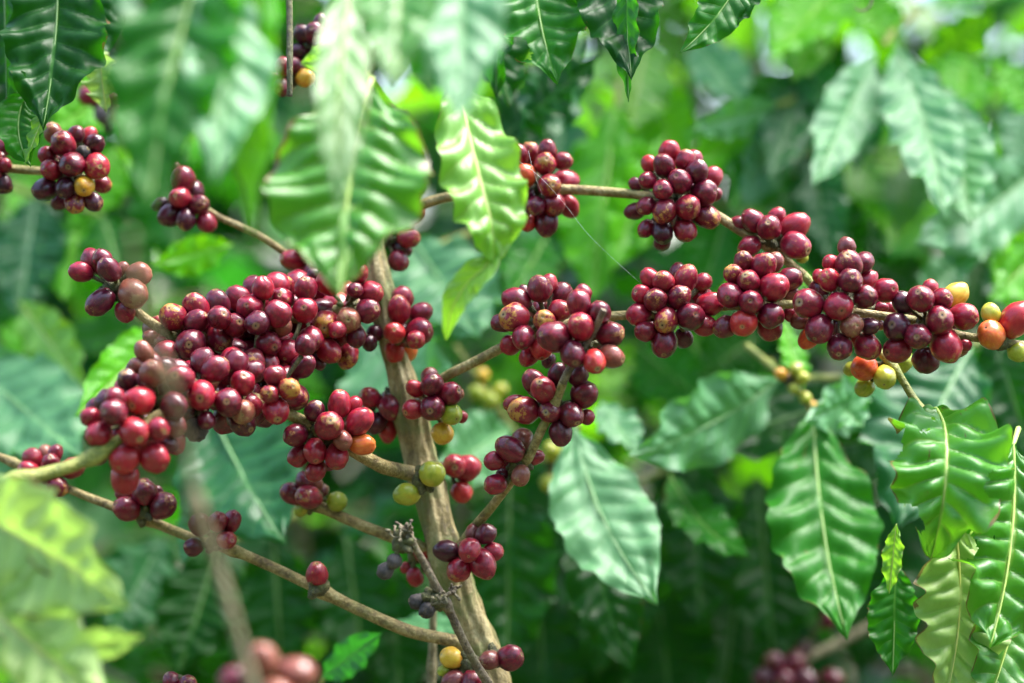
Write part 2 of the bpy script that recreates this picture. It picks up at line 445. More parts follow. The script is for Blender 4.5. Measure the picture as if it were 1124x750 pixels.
def leaf_grid(mid, side, norm, W, nu, nv, seed, fold=.25, quilt=.05, wave=.10, rag=.0, holes=()):
    """mid/side/norm: functions of u; W width; returns verts, faces, uvs and the midrib path"""
    V, UV, F, rib = [], [], [], []
    rnd = random.Random(seed)
    p1, p2, wk = rnd.uniform(0, 6), rnd.uniform(0, 6), rnd.uniform(3.5, 5.5)
    asym = rnd.uniform(-.06, .06)
    for i in range(nu + 1):
        u = i / nu
        m, s, n = mid(u), side(u), norm(u)
        w = W / 2 * wprof(u)
        rib.append(m)
        for j in range(nv + 1):
            v = -1 + 2 * j / nv
            a = abs(v)
            sg = 1 if v > 0 else -1
            ph = (u - .12 * a) * 10 + (.32 if v > 0 else 0) + .14 * noise.noise(Vector((u * 6, v * 1.5, seed * .31)))
            q = abs(math.sin(PI * ph + PI / 2 * 0))
            edge = 1 + .030 * math.cos(2 * PI * ph) * a + rag * (.26 * noise.noise(Vector((u * 7, sg * 2.3, seed))) + .16 * noise.noise(Vector((u * 19, sg * 2.3, seed)))) * a ** 3
            ww = w * edge * (1 + asym * sg)
            z = fold * a * w - fold * .45 * a * a * w
            z += quilt * W * (q ** .75 - .45) * min(1, a * 4) * (1 - .55 * a) * min(1, w / (W * .3))
            z += wave * W * a ** 2.2 * math.sin(2 * PI * wk * u + (p1 if v > 0 else p2)) * min(1, w / (W * .25))
            z += .06 * W * noise.noise(Vector((u * 4, v * 2, seed * 1.7))) + .010 * W * noise.noise(Vector((u * 13, v * 5, seed * .7))) + .003 * W * noise.noise(Vector((u * 30, v * 11, seed)))
            V.append(m + s * (v * ww) + n * z); UV.append((u, .5 + .5 * v))
    def cut(u, v):
        for (hu, hv, ru, rv) in holes:
            if ((u - hu) / ru) ** 2 + ((v - hv) / rv) ** 2 < 1 + .5 * noise.noise(Vector((u * 40, v * 9, seed))): return True
        return False
    for i in range(nu):
        for j in range(nv):
            if holes and cut((i + .5) / nu, -1 + 2 * (j + .5) / nv): continue
            a = i * (nv + 1) + j
            F.append((a, a + 1, a + nv + 2, a + nv + 1))
    return V, F, UV, rib

def leaf(root, origin, base, tip, width, mat='mid', bow=0, sag=0.0, roll=0, fold=.30, quilt=.045, wave=.09, rag=.15, holes=(), label=None, petiole=None, fine=1.0, mid_pts=None):
    """a leaf from base (px,py,d) to tip (px,py,d); width in photo pixels; bow = sideways bulge of the midrib in pixels"""
    B, T = P(*base), P(*tip)
    dm = (base[2] + tip[2]) / 2
    dirp = Vector((tip[0] - base[0], tip[1] - base[1])); L2 = max(dirp.length, 1)
    nrm = Vector((-dirp.y, dirp.x)) / L2
    M = P((base[0] + tip[0]) / 2 + nrm.x * bow, (base[1] + tip[1]) / 2 + nrm.y * bow, dm + sag)
    ctrl = M * 2 - (B + T) / 2
    if mid_pts:
        dense = [p for p, r in catmull([(P(*q), 0) for q in mid_pts], 12)]
        def mid(u):
            x = u * (len(dense) - 1); i = min(int(x), len(dense) - 2); return dense[i].lerp(dense[i + 1], x - i)
        def tan(u):
            return (mid(min(1, u + .03)) - mid(max(0, u - .03))).normalized()
    else:
        def mid(u): return B * (1 - u) ** 2 + ctrl * (2 * u * (1 - u)) + T * u * u
        def tan(u): return ((ctrl - B) * (1 - u) + (T - ctrl) * u).normalized()
    seed = random.randint(0, 999)
    rr = math.radians(roll)
    tw = random.uniform(-.25, .25)
    def frame(u):
        t_ = tan(u)
        s = t_.cross(Vector((0, -1, .12)))
        if s.length < 1e-3: s = Vector((1, 0, 0))
        s.normalize(); n = s.cross(t_).normalized()
        if n.y > 0: n = -n; s = -s
        R = Matrix.Rotation(rr + tw * (u - .5), 3, t_)
        return R @ s, R @ n
    V, F, UV, rib = leaf_grid(mid, lambda u: frame(u)[0], lambda u: frame(u)[1], width * K * dm, int(64 * fine), int(30 * fine) // 2 * 2, seed, fold, quilt, wave, rag, holes)
    o = mesh_obj('leaf', V, F, LM[mat], root, B, UV)
    o.location = B - origin
    if label: o['label'] = label
    wm = width * K * dm
    rp = [(rib[i] + frame(i / (len(rib) - 1))[1] * (wm * .004), max(.00025, wm * .016 * (1 - .8 * i / len(rib)))) for i in range(0, len(rib), 3)]
    if petiole is not None: rp = [(P(*petiole), wm * .018)] + rp
    Vr, Fr = tube(rp, 7, 0)
    r = mesh_obj('midrib', Vr, Fr, RIB[mat], o, B)
    return o

def plain(name, col, rough=.45, tw=0.0):
    m, nt = mat_new(name); t = NT(nt)
    tc = t.n('ShaderNodeTexCoord'); n = t.noise(tc.outputs['Object'], 150., 3)
    b = t.n('ShaderNodeBsdfPrincipled'); b.inputs['Roughness'].default_value = rough
    t.link(t.mix(n, C4([c * .75 for c in col]), C4([min(1, c * 1.25) for c in col])), b.inputs['Base Color'])
    o = t.n('ShaderNodeOutputMaterial'); t.link(b.outputs[0], o.inputs[0]); return m

RIB = {'dark': plain('rib_dark', (.10, .20, .04)), 'mid': plain('rib_green', (.22, .36, .09)), 'teal': plain('rib_bluish', (.13, .27, .10)),
       'pale': plain('rib_pale', (.16, .33, .12)), 'fresh': plain('rib_fresh', (.34, .46, .10)), 'bright': plain('rib_young', (.28, .46, .08)), 'lime': plain('rib_lime', (.48, .55, .16)),
       'yellow': plain('rib_yellow', (.55, .52, .16))}

def stem_part(root, origin, pts, mat, name='stem', seg=12, nodes=(), rough=.06, per=7):
    """pts: [(px,py,d,radius_px)]"""
    path = catmull([(P(a, b, d), r * K * d) for a, b, d, r in pts], per)
    for n in nodes:
        c = P(*n)
        path = [(p, r * (1 + .35 * math.exp(-((p - c).length / (r * 1.6 + 1e-6)) ** 2))) for p, r in path]
    V, F = tube(path, seg, rough)
    o = mesh_obj(name, V, F, BARK[mat], root, origin)
    return o

# ================================================================== the coffee tree in focus
def root_at(name, p, label, cat, group=None):
    o = P(*p); return thing(name, o, label, cat, group), o

# trunk, with the few bunches that sit straight on it
t_, o_ = root_at('coffee_tree', (560, 800, 1.04), 'tan barked upright coffee stem with cherry bunches sitting straight on its bark', 'coffee tree')
trunk_pts = [(372, -90, 1.10, 12), (384, 20, 1.09, 13), (392, 120, 1.07, 14), (402, 220, 1.06, 15), (412, 290, 1.05, 16), (428, 365, 1.045, 17), (446, 435, 1.04, 18),
             (462, 505, 1.04, 19.5), (478, 565, 1.035, 20), (500, 640, 1.03, 21), (530, 722, 1.03, 22), (552, 790, 1.03, 24), (600, 960, 1.05, 30), (700, 1500, 1.12, 36), (760, 3200, 1.2, 42)]
path = catmull([(P(a, b, d), r * K * d * .87) for a, b, d, r in trunk_pts], 16)
path = [(p, r * (1 + .10 * noise.noise(p * 26))) for p, r in path]
for n in ((452, 455, 1.04), (466, 520, 1.035), (507, 612, 1.03), (535, 715, 1.03), (418, 318, 1.045)):
    c = P(*n); path = [(p, r * (1 + .16 * math.exp(-((p - c).length / .011) ** 2))) for p, r in path]
V, F = tube(path, 56, .12, 6, .06)
mesh_obj('trunk', V, F, BARK['trunk'], t_, o_)
# right of the trunk, upper
fruit_nodes(t_, o_, [(440, 368, 1.035)], zoom(340, 260, Z, [(695, 460, 80, 'r', 'b'), (665, 550, 88), (835, 570, 80), (825, 710, 100), (635, 720, 82, 'R'), (490, 722, 60, 'd', 'b')])
            + zoom(280, 370, Y, [(620, 50, 46, 'o', 'b'), (575, 60, 40, 'R', 'b'), (662, 12, 34)]), front=.7)
fruit_nodes(t_, o_, [(431, 438, 1.045)], zoom(300, 400, Z, [(725, 250, 80), (850, 240, 45, 'r', 'b'), (870, 320, 85), (700, 340, 40, 'd', 'b'), (775, 440, 70, 'd'), (860, 500, 65, 'R', 'b')]), front=.5)
fruit_nodes(t_, o_, [(475, 440, 1.015)], zoom(400, 390, Z, [(490, 160, 62, 't', 'b'), (505, 225, 85), (380, 250, 60, 'R'), (365, 405, 78, 'R'), (510, 395, 88), (640, 290, 85), (695, 290, 50, 't', 'b'),
            (650, 440, 80, 'g'), (728, 462, 46, 'r', 'b'), (585, 585, 78, 'y')]), front=.7)
fruit_nodes(t_, o_, [(496, 512, 1.05)], zoom(280, 370, Y, [(820, 530, 46), (872, 540, 50, 'R'), (850, 637, 46, 'R')]), front=.3)
fruit_nodes(t_, o_, [(463, 527, 1.01)], zoom(280, 370, Y, [(728, 563, 50, 'g')]) + zoom(300, 460, Z, [(1000, 565, 80, 'g', 'b')]), front=.5)
fruit_nodes(t_, o_, [(420, 262, 1.06)], zoom(280, 180, Y, [(630, 305, 40), (590, 400, 42), (650, 205, 40), (610, 255, 40, 'd', 'b'), (600, 350, 36, 'd', 'b')]), front=.3)
fruit_nodes(t_, o_, [(362, 285, 1.06)], zoom(280, 180, Y, [(275, 365, 62, 'R'), (215, 345, 45), (160, 395, 45), (320, 370, 42, 'd'), (245, 455, 52), (190, 400, 44, 'd', 'b'), (300, 430, 46, 'd', 'b')]), front=.5)
fruit_nodes(t_, o_, [(516, 604, 1.0)], zoom(410, 560, Z, [(545, 305, 82, 'd'), (720, 300, 88), (840, 180, 75, 'd', 'b'), (640, 445, 85), (820, 400, 95), (895, 315, 70), (740, 170, 55, 't', 'b')]), front=.6)
fruit_nodes(t_, o_, [(458, 608, 1.04)], zoom(410, 560, Z, [(365, 315, 68, 'R'), (310, 500, 68, 'R'), (240, 430, 42, 'R', 'b'), (400, 430, 40, 'd', 'b')]), front=.3)
fruit_nodes(t_, o_, [(515, 728, .995)], zoom(420, 640, Z, [(515, 560, 80, 'y', 'b'), (620, 605, 82, 'r', 'b'), (545, 660, 65, 'r', 'b'), (530, 735, 75, 't'), (665, 745, 76), (460, 655, 42, 'g', 'b'), (600, 745, 60, 'd', 'b')]), front=.45)
fruit_nodes(t_, o_, [(545, 722, 1.0)], zoom(420, 640, Z, [(805, 580, 70, 't'), (955, 560, 92)]), front=.5)

# upper of the two heavy side branches left of the trunk
t_, o_ = root_at('fruiting_branch', (412, 322, 1.04), 'densely crowded cherry branch leaving the stem highest, with a shrivelled tip bunch', 'fruit branch', 'side branches heavy with dark red coffee cherries')
stem_part(t_, o_, [(414, 322, 1.04, 8), (380, 338, 1.02, 6.5), (335, 347, 1.01, 6), (285, 350, 1.0, 6), (240, 360, .995, 6), (200, 372, .99, 6), (170, 357, .985, 5.5), (146, 338, .985, 5), (126, 316, .985, 4)], 'branch',
          nodes=[(375, 338, 1.02), (330, 347, 1.01), (285, 350, 1.0), (240, 360, .995)])
Ld = [(265, 180, 80), (435, 165, 68, 's', 'b'), (585, 185, 85), (410, 265, 88), (575, 345, 98), (235, 290, 70, 'r', 'b'), (165, 330, 95), (225, 440, 90, 'd'), (375, 370, 95), (390, 465, 80, 't'),
      (495, 470, 72, 'r', 'b'), (305, 590, 100), (455, 650, 92), (615, 565, 95), (735, 450, 95, 's'), (820, 490, 62), (840, 585, 60, 'r', 'b'), (755, 650, 85, 's'), (900, 690, 75, 's'),
      (760, 130, 90), (710, 270, 70, 'd', 'b'), (905, 420, 85, 't'), (960, 540, 75, 'd'), (975, 70, 78), (955, 195, 58), (1070, 215, 80), (1050, 350, 92), (600, 715, 70, 'd', 'b'),
      (680, 735, 58, 'd', 'b'), (1060, 590, 60, 'd', 'b'), (640, 80, 50, 'd', 'b'), (55, 460, 86)]
Lb = [(410, 195, 95, 's'), (585, 125, 92), (585, 225, 78), (755, 195, 85), (540, 400, 115), (360, 455, 90), (320, 380, 50), (690, 320, 80, 'd', 'b'), (855, 380, 85, 's', 'b'), (715, 415, 65, 'r', 'b'),
      (855, 520, 100), (655, 535, 85), (1010, 520, 88, 's'), (240, 340, 50, 't', 'b'), (300, 225, 40, 'r', 'b')]
fruit_nodes(t_, o_, [(378, 338, 1.02), (332, 347, 1.01), (287, 352, 1.0), (243, 364, .995), (205, 378, .99)], zoom(250, 290, Z, Ld) + zoom(130, 320, Z, Lb) + crevice([(165, 355), (205, 345), (285, 312), (395, 315), (405, 375), (345, 395), (290, 410), (215, 402), (160, 395)], 46, zoom(250, 290, Z, Ld) + zoom(130, 320, Z, Lb)), front=.8)
fruit_nodes(t_, o_, [(124, 314, .985)], zoom(70, 260, Z, [(215, 185, 78), (290, 165, 70), (130, 265, 74), (340, 245, 80, 'd'), (440, 240, 52, 't', 'b'), (560, 280, 90, 't'), (275, 490, 88, 'd'), (460, 560, 82), (520, 425, 98, 't')]), front=.35)

# lower heavy branch, coming toward the lens
t_, o_ = root_at('fruiting_branch', (464, 524, 1.03), 'branch curving from mid stem into a heavy bunch, ending bare and yellow-green', 'fruit branch', 'side branches heavy with dark red coffee cherries')
stem_part(t_, o_, [(466, 525, 1.035, 8.5), (448, 519, 1.02, 8.5), (420, 512, 1.0, 8), (388, 495, .99, 7.5), (352, 474, .985, 7), (318, 455, .98, 6.5), (280, 440, .97, 6.5), (235, 438, .955, 6.5), (190, 448, .935, 6.5), (150, 472, .915, 7)], 'branch',
          nodes=[(360, 478, .985), (350, 472, .985), (280, 440, .97), (235, 438, .955)])
g = stem_part(t_, o_, [(152, 471, .915, 7.2), (126, 488, .905, 7.5), (104, 500, .90, 8), (80, 511, .895, 7.4), (50, 520, .89, 7.6), (20, 527, .885, 8.4), (-20, 538, .88, 8)], 'green', nodes=[(104, 500, .90), (18, 527, .885)])
g['label'] = 'fresh yellow-green end of the branch'
La = [(130, 395, 75), (195, 525, 90, 'R'), (305, 360, 90), (315, 250, 70), (410, 115, 75, 'd'), (470, 30, 60, 'r', 'b'), (500, 270, 112, 'R'), (455, 505, 100, 'R'), (640, 485, 85), (765, 460, 85, 't'),
      (760, 310, 95, 'd'), (595, 70, 90, 't'), (800, 110, 108), (960, 235, 102), (1020, 140, 62, 't', 'b'), (925, 490, 92, 'k'), (1000, 420, 68, 'd')]
Lc = [(830, 290, 85, 's'), (590, 345, 90), (480, 490, 102), (590, 560, 90, 't'), (690, 590, 68, 'd', 'b'), (790, 430, 70, 's'), (840, 550, 95), (935, 390, 78, 's'), (1040, 220, 88, 'd', 'b'), (690, 450, 62, 'd', 'b'), (1060, 60, 80)]
L0 = [(515, 500, 60, 'R'), (635, 495, 60, 'R'), (515, 580, 60, 'R'), (400, 490, 40, 'd', 'b'), (690, 440, 40, 'd', 'b')]
fruit_nodes(t_, o_, [(300, 436, .975), (258, 432, .965), (215, 430, .95), (175, 438, .935), (142, 462, .92)], zoom(80, 400, Z, La) + zoom(180, 370, Z, Lc) + zoom(0, 370, Y, L0)
            + zoom(130, 320, Z, [(190, 450, 66, 't', 'b'), (135, 555, 60, 't', 'b')]) + crevice([(150, 400), (200, 395), (300, 400), (330, 425), (310, 455), (240, 468), (200, 480), (160, 495), (115, 480), (105, 450)], 44, zoom(80, 400, Z, La) + zoom(180, 370, Z, Lc)), front=.7)
fruit_nodes(t_, o_, [(362, 478, .985), (345, 474, .985)], zoom(300, 400, Z, [(310, 350, 82, 'd'), (495, 300, 88), (600, 310, 66, 'r', 'b'), (420, 460, 98), (640, 430, 100), (165, 530, 80, 'd'), (195, 685, 75), (310, 650, 90, 'r'),
            (520, 570, 75, 't'), (475, 690, 90), (665, 600, 80, 'o')]) + zoom(300, 460, Z, [(320, 385, 74), (420, 340, 45, 'd', 'b')]), front=.75)

# short branch with a few cherries
t_, o_ = root_at('fruiting_branch', (437, 592, 1.03), 'short bare branch ending in a pinkish red bunch with one yellow-green fruit', 'fruit branch', 'sparse side branches of the coffee tree')
stem_part(t_, o_, [(470, 604, 1.035, 7), (437, 592, 1.03, 6.5), (400, 578, 1.03, 6.2), (370, 565, 1.035, 5.8), (345, 554, 1.04, 6), (328, 548, 1.045, 5)], 'branch', nodes=[(345, 554, 1.04)])
fruit_nodes(t_, o_, [(342, 550, 1.035)], zoom(300, 460, Z, [(145, 560, 82), (262, 585, 88), (235, 465, 66), (320, 490, 50, 't', 'b'), (365, 540, 52, 't', 'b'), (475, 620, 72, 'g'), (215, 670, 62, 'g', 'b')]), front=.45)

# long thin branch at the lower left
t_, o_ = root_at('fruiting_branch', (508, 706, 1.02), 'long thin mossy branch with small spaced bunches, above yellowed blurred leaves', 'fruit branch', 'sparse side branches of the coffee tree')
stem_part(t_, o_, [(520, 712, 1.03, 7), (500, 704, 1.02, 7), (450, 693, 1.015, 7), (400, 672, 1.015, 6.8), (355, 650, 1.015, 6.8), (345, 645, 1.015, 6), (300, 623, 1.02, 5.8), (255, 604, 1.02, 5.6), (215, 592, 1.025, 5.5), (172, 575, 1.03, 5.5), (150, 566, 1.03, 5.5), (100, 547, 1.035, 4.6), (60, 530, 1.04, 4.6), (22, 511, 1.045, 4.5), (-30, 490, 1.05, 4.2)], 'branch',
          nodes=[(352, 649, 1.015), (255, 606, 1.02), (160, 572, 1.03), (60, 530, 1.04), (12, 507, 1.045)])
fruit_nodes(t_, o_, [(350, 644, 1.01)], zoom(280, 550, Y, [(255, 302, 46)]), front=.2)
fruit_nodes(t_, o_, [(238, 594, 1.02)], zoom(120, 510, Z, [(680, 450, 85), (810, 430, 76, 's'), (915, 425, 70), (875, 565, 72, 's'), (630, 620, 66, 'd')]), front=.5)
fruit_nodes(t_, o_, [(158, 562, 1.025)], zoom(120, 510, Z, [(130, 330, 90, 's'), (115, 225, 58, 'r', 'b'), (265, 205, 88), (400, 310, 92), (360, 210, 46, 'r', 'b')]), front=.4)
fruit_nodes(t_, o_, [(56, 524, 1.04)], zoom(0, 470, Z, [(245, 230, 74, 's'), (345, 190, 58, 't', 'b'), (415, 190, 60), (380, 265, 68), (220, 330, 76), (540, 300, 82), (430, 440, 72, 's')]), front=.4)

# right hand row of bunches
t_, o_ = root_at('fruiting_branch', (455, 440, 1.03), 'straight branch with a long row of glossy cherry bunches, orange fruit at its tip', 'fruit branch', 'side branches heavy with dark red coffee cherries')
rb = [(452, 444, 1.04, 6), (487, 415, 1.02, 5.6), (520, 398, 1.01, 5.6), (555, 380, 1.005, 5.6), (600, 362, 1.0, 5.5), (650, 350, 1.0, 5.3), (690, 346, 1.0, 5.2), (740, 345, 1.0, 5), (800, 336, .995, 5), (860, 334, .99, 5), (905, 338, .985, 5), (960, 346, .98, 5), (1005, 352, .98, 4.8), (1050, 367, .98, 4.8), (1092, 374, .98, 4.6), (1160, 384, .985, 4.4)]
stem_part(t_, o_, rb, 'branch', nodes=[(595, 362, 1.0), (735, 345, 1.0), (825, 334, .99), (925, 340, .985)])
fruit_nodes(t_, o_, [(598, 358, 1.0)], zoom(530, 290, Z, [(425, 185, 86), (500, 140, 60, 'r', 'b'), (310, 210, 45, 'r', 'b'), (255, 275, 92), (240, 400, 105, 's'), (150, 440, 70, 'r', 'b'), (590, 225, 76, 'r', 'b'),
            (425, 345, 74, 's', 'b'), (575, 350, 78, 's'), (465, 430, 85, 's'), (305, 545, 85), (205, 610, 72, 'r', 'b'), (345, 690, 66), (440, 630, 85, 'R'), (490, 720, 60, 'd', 'b')]), front=.7)
fruit_nodes(t_, o_, [(735, 345, 1.0)], zoom(680, 280, Z, [(235, 180, 76), (330, 200, 80, 's'), (435, 135, 66, 'r', 'b'), (490, 185, 95), (625, 205, 62, 's', 'b'), (165, 295, 70), (270, 335, 86, 's'), (445, 315, 86), (145, 445, 90),
            (350, 490, 96, 's'), (530, 460, 96), (635, 530, 78, 's'), (610, 310, 68, 'r', 'b'), (675, 370, 82), (195, 575, 72, 's'), (335, 655, 95), (480, 620, 70, 'd', 'b')]), front=.85)
fruit_nodes(t_, o_, [(826, 335, .99)], zoom(800, 260, Z, [(110, 190, 76, 's'), (255, 220, 92), (345, 190, 62, 't', 'b'), (35, 280, 76, 's'), (150, 335, 78), (335, 380, 112), (455, 320, 82, 'r', 'b'), (470, 430, 48, 't', 'b'), (15, 440, 94),
            (165, 490, 86), (110, 645, 98, 'R'), (315, 595, 96), (305, 690, 92, 's', 'b'), (-28, 676, 86, 's'), (465, 580, 56, 'r', 'b')]), front=.8)
E4 = [(880, 75, 70, 't'), (765, 200, 66), (900, 210, 102), (1010, 195, 76, 'r', 'b'), (680, 300, 50, 'r', 'b'), (750, 325, 82), (910, 330, 86), (675, 400, 75, 'd', 'b'), (1040, 320, 70, 'r', 'b'), (1020, 450, 86), (595, 500, 112),
      (820, 520, 102), (680, 690, 106), (920, 665, 86, 't'), (1055, 655, 55, 'd', 'b')]
E5 = [(765, 60, 85), (705, 135, 76, 'r', 'b'), (120, 290, 62, 't', 'b'), (420, 480, 102), (630, 480, 95), (650, 330, 68, 'd'), (720, 320, 36, 't', 'b'), (800, 190, 50, 'r', 'b'), (190, 420, 80, 'o', 'b')]
fruit_nodes(t_, o_, [(925, 338, .985)], zoom(800, 260, Z, E4) + zoom(860, 310, Z, E5), front=.75)
F6 = [(215, 285, 82, 'd'), (345, 260, 102), (415, 185, 64, 'r', 'b'), (505, 265, 76), (600, 235, 90, 'y', 'b'), (165, 470, 106, 'd'), (490, 420, 102), (670, 390, 96), (325, 540, 96), (175, 640, 96), (380, 720, 95, 'd', 'b'), (535, 610, 106), (630, 630, 66, 't', 'b'), (675, 605, 50, 'r', 'b')]
fruit_nodes(t_, o_, [(1015, 352, .98)], zoom(960, 290, Z, F6), front=.7)
fruit_nodes(t_, o_, [(1098, 374, .98)], zoom(960, 290, Z, [(870, 375, 76, 'g', 'b'), (875, 530, 100, 'o'), (1058, 420, 112, 'R')]) + zoom(980, 360, Z, [(935, 180, 70, 'g', 'b')]), front=.35)

# side shoot climbing in front of that branch
t_, o_ = root_at('fruiting_branch', (508, 594, 1.02), 'slanting shoot with three stacked bunches, rising past the straight branch to a cut stub', 'fruit branch', 'side branches heavy with dark red coffee cherries')
stem_part(t_, o_, [(502, 604, 1.03, 6.2), (520, 580, 1.01, 5.6), (540, 556, .995, 5.2), (560, 530, .985, 5), (582, 498, .975, 5), (596, 468, .968, 5), (611, 438, .964, 5), (618, 420, .960, 4.8)], 'branch', nodes=[(577, 505, .975), (607, 446, .964)])
stem_part(t_, o_, [(618, 420, .960, 4.6), (626, 404, .957, 4.4), (640, 384, .954, 3.8), (652, 364, .949, 3.6), (661, 344, .943, 3.9), (663, 340, .942, 3.6)], 'dead', name='stub', nodes=[(638, 388, .954)])
fruit_nodes(t_, o_, [(570, 508, .98)], zoom(540, 370, Y, [(75, 460, 56), (122, 428, 44, 't', 'b'), (10, 510, 40), (15, 605, 46), (42, 565, 24, 'd', 'b'), (118, 570, 38, 't'), (175, 495, 34, 'r', 'b')]), front=.4)
fruit_nodes(t_, o_, [(606, 446, .975)], zoom(510, 380, Z, [(515, 265, 86), (590, 330, 96), (700, 215, 76, 'd'), (375, 430, 66, 's', 'b'), (445, 480, 102, 's'), (635, 490, 82), (895, 360, 106), (800, 515, 92), (915, 530, 60, 's', 'b'), (720, 650, 86, 'd')]), front=.45)
fruit_nodes(t_, o_, [(642, 380, .962)], zoom(530, 290, Z, [(720, 295, 86), (750, 220, 62, 'r', 'b'), (875, 360, 86), (730, 470, 106), (540, 545, 108), (955, 525, 92), (960, 690, 95, 't'), (670, 670, 96), (835, 725, 86, 'R')]) + zoom(510, 380, Z, [(850, 210, 78, 'd', 'b')]), front=.6)

# upper right branch
t_, o_ = root_at('fruiting_branch', (400, 246, 1.06), 'upper tan branch with three bunches, bending down to unripe fruit and ragged leaves', 'fruit branch', 'side branches heavy with dark red coffee cherries')
ub = [(398, 250, 1.07, 7), (430, 236, 1.06, 6.2), (458, 226, 1.055, 5.6), (490, 217, 1.05, 5.4), (540, 210, 1.045, 5.3), (590, 208, 1.04, 5.2), (640, 209, 1.035, 5.4), (700, 214, 1.03, 5.2), (750, 222, 1.025, 5.2), (785, 236, 1.02, 5.6), (820, 258, 1.015, 5.4), (850, 276, 1.015, 5.2), (882, 302, 1.015, 5), (920, 342, 1.015, 4.8), (958, 380, 1.01, 4.6), (980, 402, 1.005, 4.4), (998, 430, 1.0, 4.2), (1012, 452, .995, 5)]
stem_part(t_, o_, ub[:13], 'branch', nodes=[(590, 208, 1.04), (735, 220, 1.025), (850, 276, 1.015)])
g = stem_part(t_, o_, ub[12:], 'green', nodes=[(980, 404, 1.005), (1012, 452, .995)]); g['label'] = 'green younger end of the branch'
fruit_nodes(t_, o_, [(594, 208, 1.04)], zoom(545, 150, Z, [(165, 140, 72), (255, 125, 66, 's', 'b'), (380, 105, 68), (365, 205, 80, 's'), (500, 185, 70, 's'), (215, 290, 82, 'o'), (395, 365, 86, 's'), (515, 335, 86, 'r', 'b'), (130, 340, 52, 'd', 'b'),
            (130, 420, 62, 'd', 'b'), (200, 480, 82, 'd'), (290, 520, 72, 'd'), (430, 510, 85, 's'), (540, 520, 76, 's', 'b'), (115, 520, 52, 'r', 'b'), (225, 640, 72, 'R'), (375, 635, 86), (150, 590, 52, 'd', 'b')]), front=.75)
fruit_nodes(t_, o_, [(738, 218, 1.025)], zoom(670, 150, Z, [(440, 110, 74), (290, 205, 60, 'R', 'b'), (405, 220, 86), (560, 180, 76), (625, 170, 64, 'r', 'b'), (650, 260, 82), (760, 305, 74, 'R', 'b'), (280, 330, 70), (520, 340, 86), (190, 355, 50, 'd', 'b'),
            (395, 400, 76), (700, 425, 96), (780, 430, 52, 'r', 'b'), (265, 520, 74), (185, 560, 66, 'd', 'b'), (405, 560, 92, 's'), (580, 530, 96), (720, 600, 86, 's'), (270, 690, 62), (390, 715, 78, 'd'), (560, 700, 86, 's')])
            + zoom(540, 180, Y, [(700, 322, 34, 'd', 'b')]), front=.85)
fruit_nodes(t_, o_, [(848, 264, 1.015)], zoom(824, 180, Y, [(10, 235, 48), (75, 262, 48), (105, 222, 40, 'r', 'b'), (180, 260, 52), (185, 335, 55), (-5, 340, 45), (-40, 250, 36, 'r', 'b'), (210, 385, 26, 'g', 'b')]), front=.5)
fruit_nodes(t_, o_, [(976, 402, 1.01)], zoom(860, 310, Z, [(605, 640, 95, 'o'), (505, 650, 52, 'g', 'b'), (760, 710, 84, 'g'), (870, 590, 96, 'g', 'b')]) + zoom(824, 370, Y, [(468, 208, 38, 'g', 'b')]), front=.5)
lf = leaf(t_, o_, (1014, 462, .99), (1024, 612, .945), 134, 'fresh', bow=10, roll=8, fold=.44, quilt=.09, wave=.15, rag=.55, holes=[(.36, .45, .040, .13), (.25, .28, .014, .04), (.60, -.95, .06, .32), (.80, .85, .07, .4), (.45, .98, .05, .22)], petiole=(1012, 452, .995), fine=1.5,
          mid_pts=[(1028, 449, .99), (1037, 470, .968), (1039, 510, .948), (1034, 560, .945), (1022, 614, .96)])
lf['label'] = 'crinkled glossy green leaf with an insect hole'
lf = leaf(t_, o_, (1046, 565, 1.0), (1036, 775, .975), 116, 'yellow', bow=-12, roll=-16, fold=.22, quilt=.07, wave=.10, rag=.35, fine=1.2, petiole=(1040, 545, 1.0)); lf['label'] = 'pale yellow underside of a hanging leaf'
leaf(t_, o_, (1112, 488, 1.0), (1086, 712, .95), 165, 'fresh', bow=-10, roll=-10, fold=.42, quilt=.09, wave=.17, rag=.7, fine=1.5, holes=[(.6, .9, .06, .3), (.33, -.98, .05, .3), (.27, -.62, .02, .10), (.5, .3, .008, .03)], petiole=(1118, 470, 1.01))
leaf(t_, o_, (984, 618, 1.02), (980, 742, 1.0), 58, 'mid', roll=20, fold=.3, rag=.5, wave=.1, petiole=(992, 600, 1.02))
lf = leaf(t_, o_, (984, 575, 1.0), (976, 652, 1.0), 24, 'lime', roll=25, fold=.3, rag=.7, wave=.16); lf['label'] = 'narrow yellow-green shred of a leaf'
leaf(t_, o_, (1128, 640, 1.01), (1080, 790, .97), 92, 'fresh', roll=-20, fold=.3, rag=.5)
leaf(t_, o_, (1052, 470, 1.035), (1062, 590, 1.03), 80, 'dark', roll=-10, fold=.3, rag=.3)
leaf(t_, o_, (1062, 540, 1.03), (1075, 690, 1.02), 70, 'dark', roll=20, fold=.3, rag=.4)

